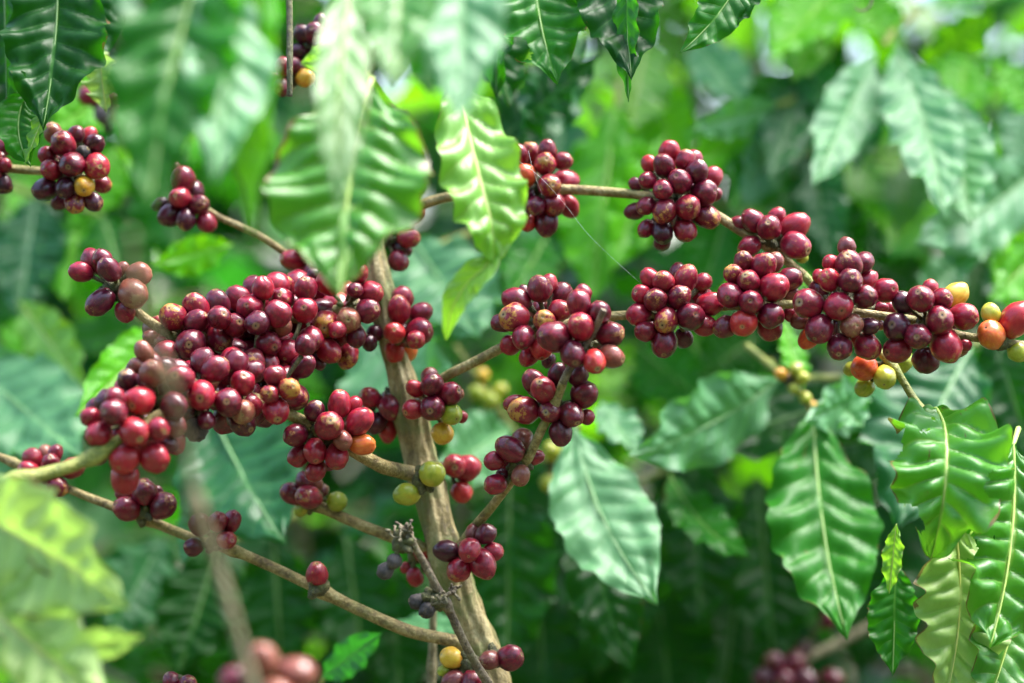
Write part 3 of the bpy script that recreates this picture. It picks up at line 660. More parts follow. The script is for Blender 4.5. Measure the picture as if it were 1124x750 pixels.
# branch entering at the upper left
t_, o_ = root_at('fruiting_branch', (-40, 184, 1.04), 'horizontal twig below dark leaves, its round purple bunch holding one yellow cherry', 'fruit branch')
stem_part(t_, o_, [(-60, 183, 1.04, 4.8), (0, 185, 1.04, 4.8), (30, 187, 1.04, 4.8), (60, 189, 1.04, 4.4), (84, 190, 1.04, 4)], 'branch')
fruit_nodes(t_, o_, [(80, 188, 1.035)], zoom(0, 120, Z, [(400, 180, 72, 't'), (475, 260, 92), (565, 195, 66, 'd'), (665, 195, 56, 'r', 'b'), (705, 265, 76, 'd'), (620, 330, 52, 'k'), (350, 345, 60), (540, 415, 94), (725, 430, 96), (385, 455, 76), (340, 600, 82, 'd'),
            (490, 585, 74, 'd'), (630, 575, 72, 'y'), (765, 560, 66, 's', 'b'), (445, 690, 62, 'd', 'b'), (560, 700, 74, 's'), (695, 690, 66, 'd')]), front=.85)
fruit_nodes(t_, o_, [(-8, 186, 1.04)], zoom(0, 120, Z, [(20, 290, 62, 'd'), (0, 360, 40, 'd'), (30, 420, 52), (20, 560, 72, 'd'), (-60, 350, 70), (-60, 480, 70)]), front=.6)
t_, o_ = root_at('fruiting_branch', (290, 262, 1.06), 'thin twig half hidden by the lime leaves, ending in a dark oval bunch', 'fruit branch')
stem_part(t_, o_, [(330, 290, 1.07, 4), (290, 262, 1.06, 4), (262, 248, 1.06, 4), (240, 238, 1.06, 3.6), (215, 222, 1.06, 3.2), (200, 210, 1.06, 2.6)], 'branch')
fruit_nodes(t_, o_, [(206, 222, 1.06)], zoom(0, 180, Y, [(750, 65, 50), (742, 140, 44), (820, 168, 42), (700, 210, 46, 'd'), (765, 228, 40, 'd'), (850, 243, 40), (660, 165, 30, 'd', 'b'), (720, 20, 24, 't', 'b'), (800, 110, 36, 'd', 'b')]), front=.4)
t_, o_ = root_at('fruiting_branch', (150, 60, 1.2), 'small out of focus bunch with shrivelled brown fruit, beside the dark hanging leaves', 'fruit branch')
stem_part(t_, o_, [(190, 40, 1.24, 3.2), (150, 80, 1.22, 3.2), (124, 108, 1.2, 3), (112, 130, 1.2, 2.4)], 'brown')
fruit_nodes(t_, o_, [(114, 112, 1.2)], zoom(0, 0, Y, [(365, 395, 42), (470, 405, 34), (492, 468, 38, 't'), (425, 470, 36, 'k'), (450, 520, 26, 'k', 'b'), (410, 430, 28, 'd', 'b')]), front=.3)
t_, o_ = root_at('fruiting_branch', (352, -30, 1.06), 'dark cherry bunch with one yellow fruit, peeping out above the lime leaves', 'fruit branch')
stem_part(t_, o_, [(400, -40, 1.09, 5), (390, 15, 1.08, 5), (365, 40, 1.07, 4.5), (335, 70, 1.06, 4), (318, 100, 1.06, 3)], 'brown')
fruit_nodes(t_, o_, [(352, 50, 1.065), (318, 88, 1.06), (425, 130, 1.07)], zoom(280, 10, 5.475, [(395, 85, 52, 'd'), (365, 145, 62, 'd'), (285, 150, 50, 'd'), (480, 140, 55, 'd'), (250, 260, 50, 'd'), (400, 205, 50, 'd'), (170, 350, 56), (240, 345, 46), (90, 430, 50, 'R'), (160, 470, 56), (305, 415, 56, 'y'), (280, 350, 40, 'd', 'b'),
            (410, 450, 42, 't', 'b'), (760, 620, 62, 'd'), (800, 710, 46), (890, 715, 52), (700, 600, 50, 'd', 'b'), (340, 240, 46, 'd', 'b')]), front=.4)
stem_part(t_, o_, [(316, -40, .97, 3.6), (318, 20, .965, 3.6), (318, 70, .96, 3.4), (318, 106, .96, 3.2)], 'node', name='stalk')

# dry twig in front of the trunk
t_, o_ = root_at('dead_twig', (545, 790, .985), 'dry grey twig crossing the stem base, withered flowers and black shrunken berries on it', 'dead twig')
stem_part(t_, o_, [(556, 800, 1.0, 6), (538, 755, .985, 5.4), (524, 732, .978, 5), (509, 704, .97, 4.8), (494, 672, .962, 4.8), (489, 663, .96, 5.6), (477, 640, .955, 4.6), (463, 614, .95, 4.4), (450, 592, .945, 4)], 'dead', nodes=[(490, 664, .96), (451, 594, .945)])
for (cx, cy, cd, n, s) in ((446, 586, .945, 26, 17), (497, 650, .955, 12, 10), (484, 660, .95, 9, 8)):
    c = P(cx, cy, cd); parts = []
    for q in range(n):
        dv = Vector((random.gauss(0, 1), random.gauss(0, .8), random.gauss(.25, 1))).normalized()
        e = c + dv * s * K * random.choice((.25, .4, .55, .8, 1.1)) * random.uniform(.8, 1.1)
        m_ = (c + e) / 2 + Vector((random.uniform(-1, 1), random.uniform(-1, 1), random.uniform(-1, 1))) * .0025
        parts.append(tube(catmull([(c, .0007), (m_, .0005), (e, .0006)], 3), 5, 0))
        parts.append(blob(e, random.uniform(.0004, .0013), dv, 6, 4, .6, random.uniform(.8, 2.6), q))
    V, F = join(parts); mesh_obj('withered_flower', V, F, BARK['dead'], t_, o_)
fruit_nodes(t_, o_, [(442, 596, .948), (478, 660, .957)], zoom(410, 560, Z, [(155, 385, 56, 'k'), (88, 455, 58, 'k')]) + zoom(420, 640, Z, [(270, 140, 66, 'k'), (330, 205, 62, 'k')]), front=.1)
t_, o_ = root_at('dead_twig', (473, 790, 1.07), 'thin upright brown sprout behind the dry twig, beside the stem base', 'dead twig')
stem_part(t_, o_, [(472, 800, 1.07, 4.6), (474, 735, 1.07, 4.8), (475, 690, 1.068, 4.4), (475, 650, 1.066, 4.2), (476, 600, 1.064, 3.4), (470, 560, 1.06, 2.4)], 'brown', nodes=[(475, 732, 1.07)])
# very near blurred twig
t_, o_ = root_at('dead_twig', (290, 800, .60), 'blurred brown twig very close to the lens, rising across the heavy lower bunch', 'dead twig')
stem_part(t_, o_, [(300, 830, .65, 7), (272, 735, .65, 6.5), (254, 670, .65, 6), (236, 610, .65, 6), (216, 560, .645, 9), (208, 520, .64, 4.6), (196, 455, .63, 4), (182, 410, .62, 6.5), (166, 360, .61, 3.6), (148, 305, .60, 6), (144, 255, .59, 3.5)], 'brown', nodes=[(214, 550, .645), (182, 412, .62), (148, 308, .60)])
t_, o_ = root_at('fruiting_branch', (260, 790, .72), 'big blurred pink and tan cherries at the bottom edge, close to the lens', 'fruit branch')
stem_part(t_, o_, [(230, 830, .73, 6), (270, 775, .725, 6), (310, 760, .72, 5)], 'brown')
fruit_nodes(t_, o_, [(292, 742, .73)], [(289, 724, 17, 't', False), (325, 742, 20, 't', False), (256, 746, 15, 'd', False), (276, 754, 17, 't', True), (306, 766, 19, 't', False)], front=.3)
t_, o_ = root_at('fruiting_branch', (200, 800, 1.0), 'two small red cherries peeping over the bottom edge beside the blurred ones', 'fruit branch')
stem_part(t_, o_, [(190, 830, 1.0, 4), (196, 780, 1.0, 4), (198, 756, 1.0, 3)], 'branch')
fruit_nodes(t_, o_, [(197, 758, 1.0)], [(189, 749, 10, 'r', False), (206, 751, 10.5, 'r', False), (198, 764, 11, 'd', True)], front=.2)

# spider silk across the upper bunch
t_, o_ = root_at('spider_thread', (556, 160, 1.0), 'fine white spider silk slanting from the upper bunch down to the next branch', 'spider silk')
for pts in ([(556, 168, 0.99, .18), (590, 192, .985, .26), (618, 222, .99, .16), (650, 262, .99, .12), (704, 312, .99, .10)], [(580, 165, .99, .14), (586, 190, .985, .22), (596, 215, .99, .12)]):
    V, F = tube(catmull([(P(a, b, d), r * K * .5) for a, b, d, r in pts], 6), 5, 0)
    mesh_obj('thread', V, F, plain('silk', (.75, .75, .75), .3), t_, o_)
t_, o_ = root_at('dead_twig', (960, -20, 1.12), 'short curled dark tendril dangling over the bright upper leaves', 'tendril')
stem_part(t_, o_, [(961, -30, 1.12, 1.6), (958, -5, 1.12, 1.6), (954, 8, 1.12, 1.5), (945, 12, 1.12, 1.1), (938, 9, 1.12, .7)], 'brown', seg=8)
# ================================================================== leafy branches with leaves seen singly
def leafy(label, twig, leaves, mat='green', cat='leafy branch', group=None):
    b = twig[0]
    t, o = root_at('leafy_branch', (b[0], b[1], b[2]), label, cat, group)
    stem_part(t, o, twig, mat, name='twig', seg=9)
    for L in leaves:
        kw = dict(L[4]) if len(L) > 4 else {}
        leaf(t, o, L[0], L[1], L[2], L[3], **kw)
    return t

# very near, blurred
leafy('big blurred green leaves close to the lens, hanging above the dark oval bunch',
      [(215, -190, .76, 6), (225, -120, .75, 6), (240, -70, .74, 5)],
      [((232, -80, .75), (164, 228, .685), 140, 'mid', dict(bow=8, roll=10, fold=.3, quilt=.09)), ((262, -70, .76), (236, 200, .685), 100, 'pale', dict(roll=-16, quilt=.09)),
       ((284, -80, .75), (276, 262, .70), 58, 'bright', dict(roll=20, fold=.15)), ((200, -110, .77), (150, 90, .72), 96, 'teal', dict(roll=-15, quilt=.09))])
leafy('blurred whitish green leaves close to the lens, hanging over the top of the coffee stem',
      [(470, -200, .77, 6), (455, -130, .75, 6), (440, -60, .74, 5)],
      [((500, -120, .76), (500, 138, .69), 104, 'pale', dict(bow=-6, roll=-6, quilt=.09)), ((392, -60, .80), (372, 236, .71), 64, 'fresh', dict(roll=-22, bow=8, fold=.2, wave=.05)),
       ((446, -110, .76), (432, 98, .69), 92, 'fresh', dict(roll=8, quilt=.09)), ((455, -60, .79), (474, 112, .75), 70, 'mid', dict(roll=20))])
leafy('soft lime leaves with ribbed blades, hanging before the stem below whitish leaves',
      [(420, -80, .90, 5), (405, -10, .89, 5), (394, 50, .88, 4)],
      [((408, 86, .85), (368, 322, .80), 180, 'fresh', dict(bow=4, fold=.10, quilt=.065, wave=.08, roll=4)), ((404, 58, .90), (330, 70, .90), 48, 'lime', dict(roll=-30, fold=.2)),
       ((406, 80, .86), (372, 336, .79), 22, 'lime', dict(roll=20, fold=.4))])
leafy('pale lime leaf with a curled narrow tail, just beside the upper row bunch',
      [(490, -60, .95, 4), (496, 10, .94, 4), (502, 78, .93, 3.4)],
      [((502, 80, .93), (490, 372, .90), 92, 'lime', dict(mid_pts=[(500, 76, .93), (512, 135, .91), (528, 200, .895), (540, 250, .885), (541, 292, .885)], roll=-16, fold=.35, quilt=.07, wave=.12)),
       ((512, 100, .94), (552, 235, .92), 46, 'fresh', dict(roll=-24, fold=.3)), ((541, 262, .90), (489, 374, .89), 34, 'lime', dict(roll=12, fold=.5, mid_pts=[(541, 262, .89), (536, 288, .885), (512, 312, .885), (496, 340, .885), (489, 374, .895)]))])
leafy('yellowed blurred leaves filling the bottom corner, under the yellow-green branch end',
      [(-140, 520, .85, 6), (-110, 540, .84, 6), (-70, 555, .83, 5)],
      [((-70, 545, .83), (142, 668, .77), 140, 'yellow', dict(bow=-8, roll=14, fold=.35, quilt=.09)), ((-80, 600, .83), (122, 775, .76), 136, 'yellow', dict(bow=6, roll=-8, fold=.4, quilt=.09)),
       ((-90, 650, .83), (30, 800, .75), 100, 'fresh', dict(roll=20)), ((60, 715, .80), (158, 698, .78), 40, 'yellow', dict(roll=20))])
# near the focus
leafy('glossy dark leaves with a withered yellow flap, hanging above the horizontal twig',
      [(60, -120, 1.03, 5), (55, -70, 1.03, 4.5), (50, -30, 1.03, 4)],
      [((64, -50, 1.03), (47, 142, .985), 112, 'dark', dict(bow=-5, fold=.35, quilt=.06, rag=.4, holes=[(.72, .66, .012, .05), (.62, .8, .012, .04)], fine=1.2)), ((4, -60, 1.05), (8, 128, 1.02), 96, 'dark', dict(roll=24)),
       ((30, 100, 1.01), (34, 182, .99), 56, 'mid', dict(bow=12, roll=-30, fold=.6)), ((108, 50, 1.06), (117, 124, 1.05), 40, 'yellow', dict(roll=20, fold=.4, rag=.6, wave=.2)),
       ((55, 110, 1.0), (26, 182, .99), 26, 'lime', dict(roll=40)), ((150, 80, 1.30), (52, 150, 1.26), 66, 'bright', {}), ((96, -60, 1.08), (112, 70, 1.06), 70, 'dark', dict(roll=-25))])
leafy('glossy dark leaves with torn edges, hanging at the top edge above the upper bunches',
      [(640, -140, 1.05, 5), (628, -90, 1.04, 4.6), (620, -50, 1.03, 4)],
      [((585, -75, 1.04), (612, 92, 1.0), 108, 'mid', dict(bow=8, fold=.3, quilt=.06, rag=.5, roll=-6, fine=1.2, holes=[(.75, .75, .06, .25)])), ((640, -80, 1.03), (693, 88, .98), 92, 'dark', dict(bow=-12, roll=8, rag=.35, fine=1.2)),
       ((545, -60, 1.07), (545, 108, 1.05), 66, 'dark', dict(roll=40, rag=.5)), ((688, -40, 1.0), (690, 112, .985), 34, 'mid', dict(roll=40, rag=.4)), ((520, -40, 1.12), (560, 120, 1.1), 80, 'dark', dict(roll=-30))])
leafy('single slim dark leaf with a curled tip, dipping from the top edge before bright blur',
      [(850, -110, 1.0, 4), (838, -70, 1.0, 3.6), (826, -40, 1.0, 3)],
      [((824, -45, 1.0), (746, 58, .975), 52, 'mid', dict(bow=-8, roll=-14, fold=.35)), ((836, -30, 1.0), (800, 36, .985), 34, 'dark', dict(roll=30))])
leafy('dark shiny leaf with white sky gleams, behind the upper round bunches',
      [(520, 190, 1.24, 4), (535, 178, 1.22, 4), (548, 168, 1.2, 3)],
      [((535, 165, 1.22), (660, 62, 1.20), 92, 'dark', dict(roll=-38, fold=.3, quilt=.09)), ((640, 40, 1.25), (568, 165, 1.2), 76, 'teal', dict(roll=-30, quilt=.09))])
# just behind the focus
leafy('long ribbed green leaf hanging beneath a sprig of buds',
      [(820, 380, 1.20, 4), (850, 405, 1.18, 4), (888, 440, 1.16, 3.6)],
      [((892, 448, 1.15), (930, 702, 1.06), 122, 'mid', dict(bow=8, fold=.14, quilt=.062, wave=.07, roll=-4, rag=.25)), ((968, 425, 1.2), (884, 462, 1.12), 66, 'pale', dict(roll=-24)),
       ((880, 430, 1.17), (860, 350, 1.2), 36, 'bright', dict(roll=30)), ((905, 430, 1.19), (948, 470, 1.13), 60, 'pale', dict(roll=10))])
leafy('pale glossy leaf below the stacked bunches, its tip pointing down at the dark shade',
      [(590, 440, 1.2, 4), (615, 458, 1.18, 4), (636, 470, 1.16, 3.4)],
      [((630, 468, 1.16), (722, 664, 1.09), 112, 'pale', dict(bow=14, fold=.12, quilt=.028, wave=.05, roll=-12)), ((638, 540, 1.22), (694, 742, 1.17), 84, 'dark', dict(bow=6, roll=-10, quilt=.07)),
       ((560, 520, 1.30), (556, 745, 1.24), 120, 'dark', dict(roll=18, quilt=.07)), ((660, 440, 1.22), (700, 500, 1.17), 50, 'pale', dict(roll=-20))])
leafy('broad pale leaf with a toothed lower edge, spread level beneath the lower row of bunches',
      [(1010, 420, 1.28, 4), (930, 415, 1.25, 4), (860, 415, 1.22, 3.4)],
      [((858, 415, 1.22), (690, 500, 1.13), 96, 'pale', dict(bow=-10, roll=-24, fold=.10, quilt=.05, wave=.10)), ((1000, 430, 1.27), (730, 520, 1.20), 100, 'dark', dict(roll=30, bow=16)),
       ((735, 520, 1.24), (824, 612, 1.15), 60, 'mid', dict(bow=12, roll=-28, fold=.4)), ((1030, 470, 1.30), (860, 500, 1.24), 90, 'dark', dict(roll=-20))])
leafy('wide bluish green leaf behind the ragged hanging leaves, with a straight pale rib',
      [(1130, 330, 1.28, 4), (1095, 355, 1.25, 4), (1068, 380, 1.22, 3.4)],
      [((1066, 382, 1.22), (985, 580, 1.12), 150, 'teal', dict(bow=8, fold=.14, quilt=.07)), ((1090, 360, 1.26), (1135, 520, 1.22), 90, 'dark', dict(roll=15))])
leafy('large flat bluish green leaf under the heavy lower bunch, beside the small unripe fruit',
      [(150, 400, 1.26, 4), (185, 418, 1.24, 4), (222, 440, 1.21, 3.4)],
      [((226, 440, 1.21), (312, 596, 1.11), 142, 'teal', dict(bow=4, fold=.12, quilt=.03, wave=.05, roll=-4)), ((195, 350, 1.18), (82, 458, 1.10), 62, 'bright', dict(roll=-14)), ((255, 268, 1.24), (165, 292, 1.20), 44, 'bright', dict(roll=-30)),
       ((240, 520, 1.20), (200, 620, 1.15), 46, 'pale', dict(roll=10)), ((300, 470, 1.25), (360, 440, 1.2), 60, 'dark', dict(roll=-10))])
leafy('broad whitish leaf catching the sky, at the edge beside the blurred lower bunch',
      [(-80, 380, 1.34, 4), (-60, 385, 1.32, 4), (-40, 392, 1.30, 3.4)],
      [((-42, 392, 1.30), (92, 505, 1.16), 128, 'pale', dict(roll=-20, fold=.12)), ((20, 330, 1.34), (95, 430, 1.28), 60, 'lime', dict(roll=10)), ((-30, 480, 1.3), (60, 600, 1.2), 110, 'pale', dict(roll=0)), ((0, 360, 1.36), (60, 380, 1.34), 50, 'bright', dict(roll=-20))])
leafy('pale leaves spread behind the coffee stem, between the two side branches',
      [(560, 240, 1.34, 4), (500, 262, 1.32, 4), (455, 280, 1.30, 3.4)],
      [((452, 262, 1.30), (528, 372, 1.20), 118, 'pale', dict(roll=-8, fold=.12)), ((395, 345, 1.28), (500, 470, 1.16), 124, 'pale', dict(roll=10, bow=10)), ((560, 470, 1.28), (480, 520, 1.18), 84, 'pale', dict(roll=-14)), ((600, 260, 1.36), (560, 330, 1.3), 70, 'mid', {})])
leafy('two small green leaves low down, beside the base of the stem',
      [(330, 790, 1.16, 3), (345, 765, 1.15, 3), (354, 745, 1.14, 2.6)],
      [((352, 745, 1.14), (420, 694, 1.09), 40, 'teal', dict(roll=-14)), ((430, 682, 1.16), (530, 694, 1.11), 34, 'pale', dict(roll=-50))])
# upper right, well behind
leafy('pale ribbed leaves hanging in a blurred fan from one twig, below bright young leaves',
      [(1010, 10, 1.420, 4), (985, 30, 1.380, 4), (970, 50, 1.340, 3.4)],
      [((962, 58, 1.340), (892, 205, 1.220), 66, 'pale', dict(roll=-12, quilt=.08)), ((982, 50, 1.320), (1036, 240, 1.190), 84, 'pale', dict(bow=-8, quilt=.09)), ((1040, 95, 1.320), (1066, 250, 1.220), 76, 'pale', dict(roll=10, quilt=.08)),
       ((955, 60, 1.360), (940, 190, 1.300), 60, 'teal', dict(roll=20)), ((880, 70, 1.410), (845, 200, 1.320), 64, 'teal', dict(roll=-10))])
leafy('large whitish leaf held level at the picture edge, above the orange fruit',
      [(1220, 150, 1.400, 4), (1180, 162, 1.380, 4), (1150, 175, 1.360, 3.4)],
      [((1150, 176, 1.360), (1002, 268, 1.200), 92, 'pale', dict(roll=-18, bow=-10, quilt=.06)), ((1075, 205, 1.320), (1052, 310, 1.240), 54, 'pale', dict(roll=10)), ((1140, 130, 1.360), (1090, 70, 1.360), 60, 'bright', dict(roll=30)), ((1160, 260, 1.310), (1085, 330, 1.240), 70, 'bright', dict(roll=-20)), ((1110, 250, 1.360), (1120, 360, 1.300), 60, 'bright', {})])
leafy('smaller pale and dark leaves crowding the dim gap between two upper rows',
      [(870, 40, 1.40, 4), (885, 130, 1.39, 4), (880, 230, 1.37, 3.4)],
      [((878, 110, 1.39), (812, 232, 1.33), 58, 'pale', dict(roll=-14, quilt=.07)), ((884, 150, 1.39), (915, 292, 1.33), 60, 'teal', dict(roll=10, quilt=.08)), ((882, 200, 1.38), (838, 300, 1.34), 50, 'pale', dict(roll=-10, quilt=.07)),
       ((872, 60, 1.40), (930, 130, 1.36), 46, 'teal', dict(roll=14)), ((866, 80, 1.42), (780, 150, 1.38), 50, 'mid', dict(roll=-14)), ((880, 240, 1.37), (960, 330, 1.34), 54, 'dark', dict(roll=12))])
leafy('cool grey green leaves hanging loosely below the level whitish leaf',
      [(1180, 200, 1.42, 4), (1120, 250, 1.40, 4), (1060, 280, 1.38, 3.4)],
      [((1120, 250, 1.40), (1096, 372, 1.35), 62, 'teal', dict(quilt=.07)), ((1062, 280, 1.38), (1000, 340, 1.34), 50, 'pale', dict(roll=-12)), ((1075, 275, 1.39), (1050, 380, 1.35), 54, 'dark', dict(roll=10)), ((1130, 100, 1.44), (1112, 200, 1.4), 60, 'pale', {}), ((1020, 300, 1.40), (960, 300, 1.37), 44, 'dark', dict(roll=-20))])
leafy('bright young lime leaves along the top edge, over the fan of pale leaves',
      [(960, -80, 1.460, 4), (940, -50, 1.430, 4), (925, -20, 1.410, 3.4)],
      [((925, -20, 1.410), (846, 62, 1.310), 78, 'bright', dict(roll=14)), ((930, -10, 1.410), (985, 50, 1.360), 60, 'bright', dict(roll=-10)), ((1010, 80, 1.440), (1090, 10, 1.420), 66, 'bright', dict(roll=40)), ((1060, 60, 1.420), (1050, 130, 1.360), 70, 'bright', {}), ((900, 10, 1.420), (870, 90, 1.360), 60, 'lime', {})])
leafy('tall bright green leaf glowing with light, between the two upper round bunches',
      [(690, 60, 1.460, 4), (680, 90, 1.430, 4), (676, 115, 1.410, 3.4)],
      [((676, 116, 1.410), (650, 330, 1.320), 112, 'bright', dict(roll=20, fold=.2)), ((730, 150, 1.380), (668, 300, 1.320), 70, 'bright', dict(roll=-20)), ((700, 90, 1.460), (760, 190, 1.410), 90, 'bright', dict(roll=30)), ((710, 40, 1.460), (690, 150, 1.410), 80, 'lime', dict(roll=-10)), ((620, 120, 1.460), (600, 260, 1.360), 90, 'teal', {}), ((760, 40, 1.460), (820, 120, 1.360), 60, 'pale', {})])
leafy('white gleaming level leaf, blurred beyond the second upper bunch',
      [(900, 100, 1.420, 4), (875, 108, 1.390, 4), (852, 116, 1.360, 3.4)],
      [((854, 116, 1.360), (758, 142, 1.290), 46, 'pale', dict(roll=-40)), ((850, 130, 1.380), (745, 190, 1.320), 60, 'bright', dict(roll=-24)), ((860, 150, 1.400), (800, 230, 1.320), 80, 'mid', dict(roll=-10)), ((880, 140, 1.420), (900, 260, 1.360), 80, 'mid', dict(roll=20))])
leafy('blurred lime and pale leaves low down, beneath the long ribbed leaf',
      [(905, 860, 1.66, 4), (890, 800, 1.63, 4), (880, 760, 1.60, 3.4)],
      [((880, 762, 1.62), (866, 655, 1.60), 60, 'pale', dict(roll=20)), ((890, 765, 1.60), (838, 695, 1.54), 66, 'fresh', dict(roll=10)), ((780, 790, 1.58), (808, 700, 1.55), 60, 'bright', {}), ((720, 740, 1.56), (690, 800, 1.5), 60, 'mid', {})])
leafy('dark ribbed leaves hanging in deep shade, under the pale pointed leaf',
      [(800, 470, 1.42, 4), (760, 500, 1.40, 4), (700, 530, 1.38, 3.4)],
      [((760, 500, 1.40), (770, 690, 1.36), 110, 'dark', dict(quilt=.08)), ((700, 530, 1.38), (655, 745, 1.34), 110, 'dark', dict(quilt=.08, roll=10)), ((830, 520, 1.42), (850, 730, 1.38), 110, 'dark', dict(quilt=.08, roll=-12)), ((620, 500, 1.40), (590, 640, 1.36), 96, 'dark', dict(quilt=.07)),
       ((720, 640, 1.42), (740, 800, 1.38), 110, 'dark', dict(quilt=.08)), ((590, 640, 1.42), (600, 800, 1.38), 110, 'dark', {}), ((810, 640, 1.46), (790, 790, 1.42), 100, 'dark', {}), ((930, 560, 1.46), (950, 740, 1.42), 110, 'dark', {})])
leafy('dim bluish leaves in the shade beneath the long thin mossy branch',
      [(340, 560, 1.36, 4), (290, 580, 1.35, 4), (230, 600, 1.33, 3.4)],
      [((240, 600, 1.33), (196, 740, 1.28), 100, 'dark', dict(quilt=.07)), ((300, 590, 1.36), (310, 745, 1.32), 100, 'dark', dict(roll=12)), ((180, 590, 1.36), (120, 700, 1.31), 90, 'teal', dict(roll=-12)), ((380, 590, 1.36), (400, 740, 1.32), 100, 'dark', {}), ((330, 690, 1.4), (250, 800, 1.36), 100, 'dark', {}), ((430, 620, 1.38), (440, 780, 1.33), 90, 'dark', {})])  # mostly dark blades, shade here is partly put into leaf colour
leafy('blurred green leaves in the light, behind the shrivelled tip bunch',
      [(-30, 190, 1.44, 4), (40, 215, 1.42, 4), (110, 235, 1.40, 3.4)],
      [((40, 215, 1.42), (20, 350, 1.36), 92, 'teal', dict(quilt=.07)), ((110, 235, 1.40), (150, 330, 1.36), 84, 'mid', dict(roll=-12)), ((90, 225, 1.42), (70, 330, 1.36), 70, 'bright', dict(roll=16)), ((0, 230, 1.44), (-20, 400, 1.4), 90, 'mid', {}), ((160, 150, 1.45), (210, 300, 1.40), 90, 'mid', dict(roll=10)), ((130, 160, 1.44), (80, 250, 1.40), 70, 'bright', {})])
leafy('blurred soft green leaves between the upper and lower rows of bunches',
      [(900, 180, 1.40, 4), (800, 225, 1.38, 4), (720, 240, 1.37, 3.4)],
      [((800, 225, 1.38), (770, 330, 1.33), 74, 'mid', dict(quilt=.07)), ((620, 215, 1.40), (575, 310, 1.34), 88, 'pale', dict(roll=-10, quilt=.06)), ((880, 210, 1.42), (940, 310, 1.37), 90, 'dark', dict(roll=10)), ((960, 240, 1.44), (900, 330, 1.4), 90, 'dark', {}), ((700, 380, 1.42), (770, 440, 1.36), 80, 'mid', {}), ((830, 370, 1.44), (760, 420, 1.40), 80, 'mid', {})])

# fruit of neighbouring branches, out of focus
t_, o_ = root_at('fruiting_branch', (1150, 430, 1.32), 'blurred purple bunch in the dark gap beyond the ragged hole-bitten leaf', 'fruit branch', None)
stem_part(t_, o_, [(1160, 400, 1.34, 4), (1120, 440, 1.32, 4), (1085, 470, 1.3, 3.4)], 'brown')
fruit_nodes(t_, o_, [(1088, 468, 1.3)], [(1076, 466, 13, 'd', False), (1096, 464, 13, 'd', False), (1086, 484, 13, 'd', False), (1104, 482, 12, 'r', False), (1080, 440, 12, 'd', False), (1092, 425, 10, 'd', False), (1070, 452, 10, 'd', True)], front=.3)
t_, o_ = root_at('fruiting_branch', (960, 690, 1.4), 'blurred pale brown branch and dark red bunch at the bottom, beneath the long ribbed leaf', 'fruit branch', None)
stem_part(t_, o_, [(1010, 660, 1.42, 5.5), (930, 700, 1.4, 5.5), (880, 725, 1.38, 5), (840, 745, 1.36, 4.5)], 'brown')
fruit_nodes(t_, o_, [(862, 738, 1.37)], [(850, 728, 12, 'd', False), (872, 730, 12, 'r', False), (860, 746, 12, 'd', False), (884, 746, 12, 'd', False), (838, 744, 11, 'd', False), (910, 680, 10, 'd', True), (914, 745, 11, 'r', False)], front=.3)
t_, o_ = root_at('fruiting_branch', (540, 420, 1.3), 'blurred twig of small yellow-green unripe fruit, beneath the straight branch by the stem', 'fruit branch', None)
stem_part(t_, o_, [(500, 380, 1.32, 3), (535, 430, 1.3, 3), (570, 480, 1.29, 3), (615, 520, 1.28, 2.6)], 'green')
fruit_nodes(t_, o_, [(536, 436, 1.3), (608, 506, 1.28)], [(524, 432, 9, 'g', False), (538, 440, 10, 'g', False), (548, 430, 9, 'g', False), (536, 452, 9, 'g', False), (530, 412, 7, 'y', False), (606, 496, 10, 'g', False), (618, 520, 9, 'g', False), (602, 530, 9, 'g', False), (624, 540, 8, 'g', False), (612, 512, 9, 'y', True)], front=.4)
t_, o_ = root_at('fruiting_branch', (880, 420, 1.18), 'sprig of yellow and green buds at the head of the long ribbed leaf', 'fruit branch', None)
stem_part(t_, o_, [(845, 395, 1.19, 3), (866, 418, 1.17, 3), (892, 448, 1.16, 3)], 'green')
fruit_nodes(t_, o_, [(872, 420, 1.165)], [(857, 411, 6.5, 'y', False), (874, 406, 7.5, 'g', False), (881, 415, 7, 'g', False), (872, 427, 6, 'g', False), (884, 437, 6, 'g', False), (891, 446, 5.5, 'y', False)], front=.4)

# ================================================================== shrubs behind
def local_leaf(seed, droop, nu=26, nv=12):
    def mid(u): return Vector((u - .05 * u * u, 0, -droop * u * u))
    def tan(u): return (mid(min(1, u + .02)) - mid(max(0, u - .02))).normalized()
    V, F, UV, rib = leaf_grid(mid, lambda u: Vector((0, 1, 0)), lambda u: Vector((0, 1, 0)).cross(-tan(u)).normalized() * -1 if False else tan(u).cross(Vector((0, 1, 0))).normalized(), .40, nu, nv, seed, .28, .05, .10, .15)
    me = bpy.data.meshes.new('leaf')
    me.from_pydata([tuple(v) for v in V], [], F)
    me.polygons.foreach_set('use_smooth', [True] * len(me.polygons))
    ul = me.uv_layers.new(name='UVMap')
    li = [0] * len(me.loops); me.loops.foreach_get('vertex_index', li)
    flat = []
    for i in li: flat.extend(UV[i])
    ul.data.foreach_set('uv', flat)
    me.materials.append(LM['mid']); me.update(); return me
BG = [local_leaf(20 + i, d) for i, d in enumerate((.12, .25, .4, .2, .32, .5))]

def leaf_orient(o, d, up, roll):
    d = d.normalized(); s = up.cross(d)
    if s.length < 1e-3: s = Vector((0, 1, 0))
    s.normalize(); n = d.cross(s)
    M = Matrix((d, s, n)).transposed()
    q = M.to_quaternion() @ Matrix.Rotation(roll, 3, 'X').to_quaternion()
    o.rotation_mode = 'QUATERNION'; o.rotation_quaternion = q

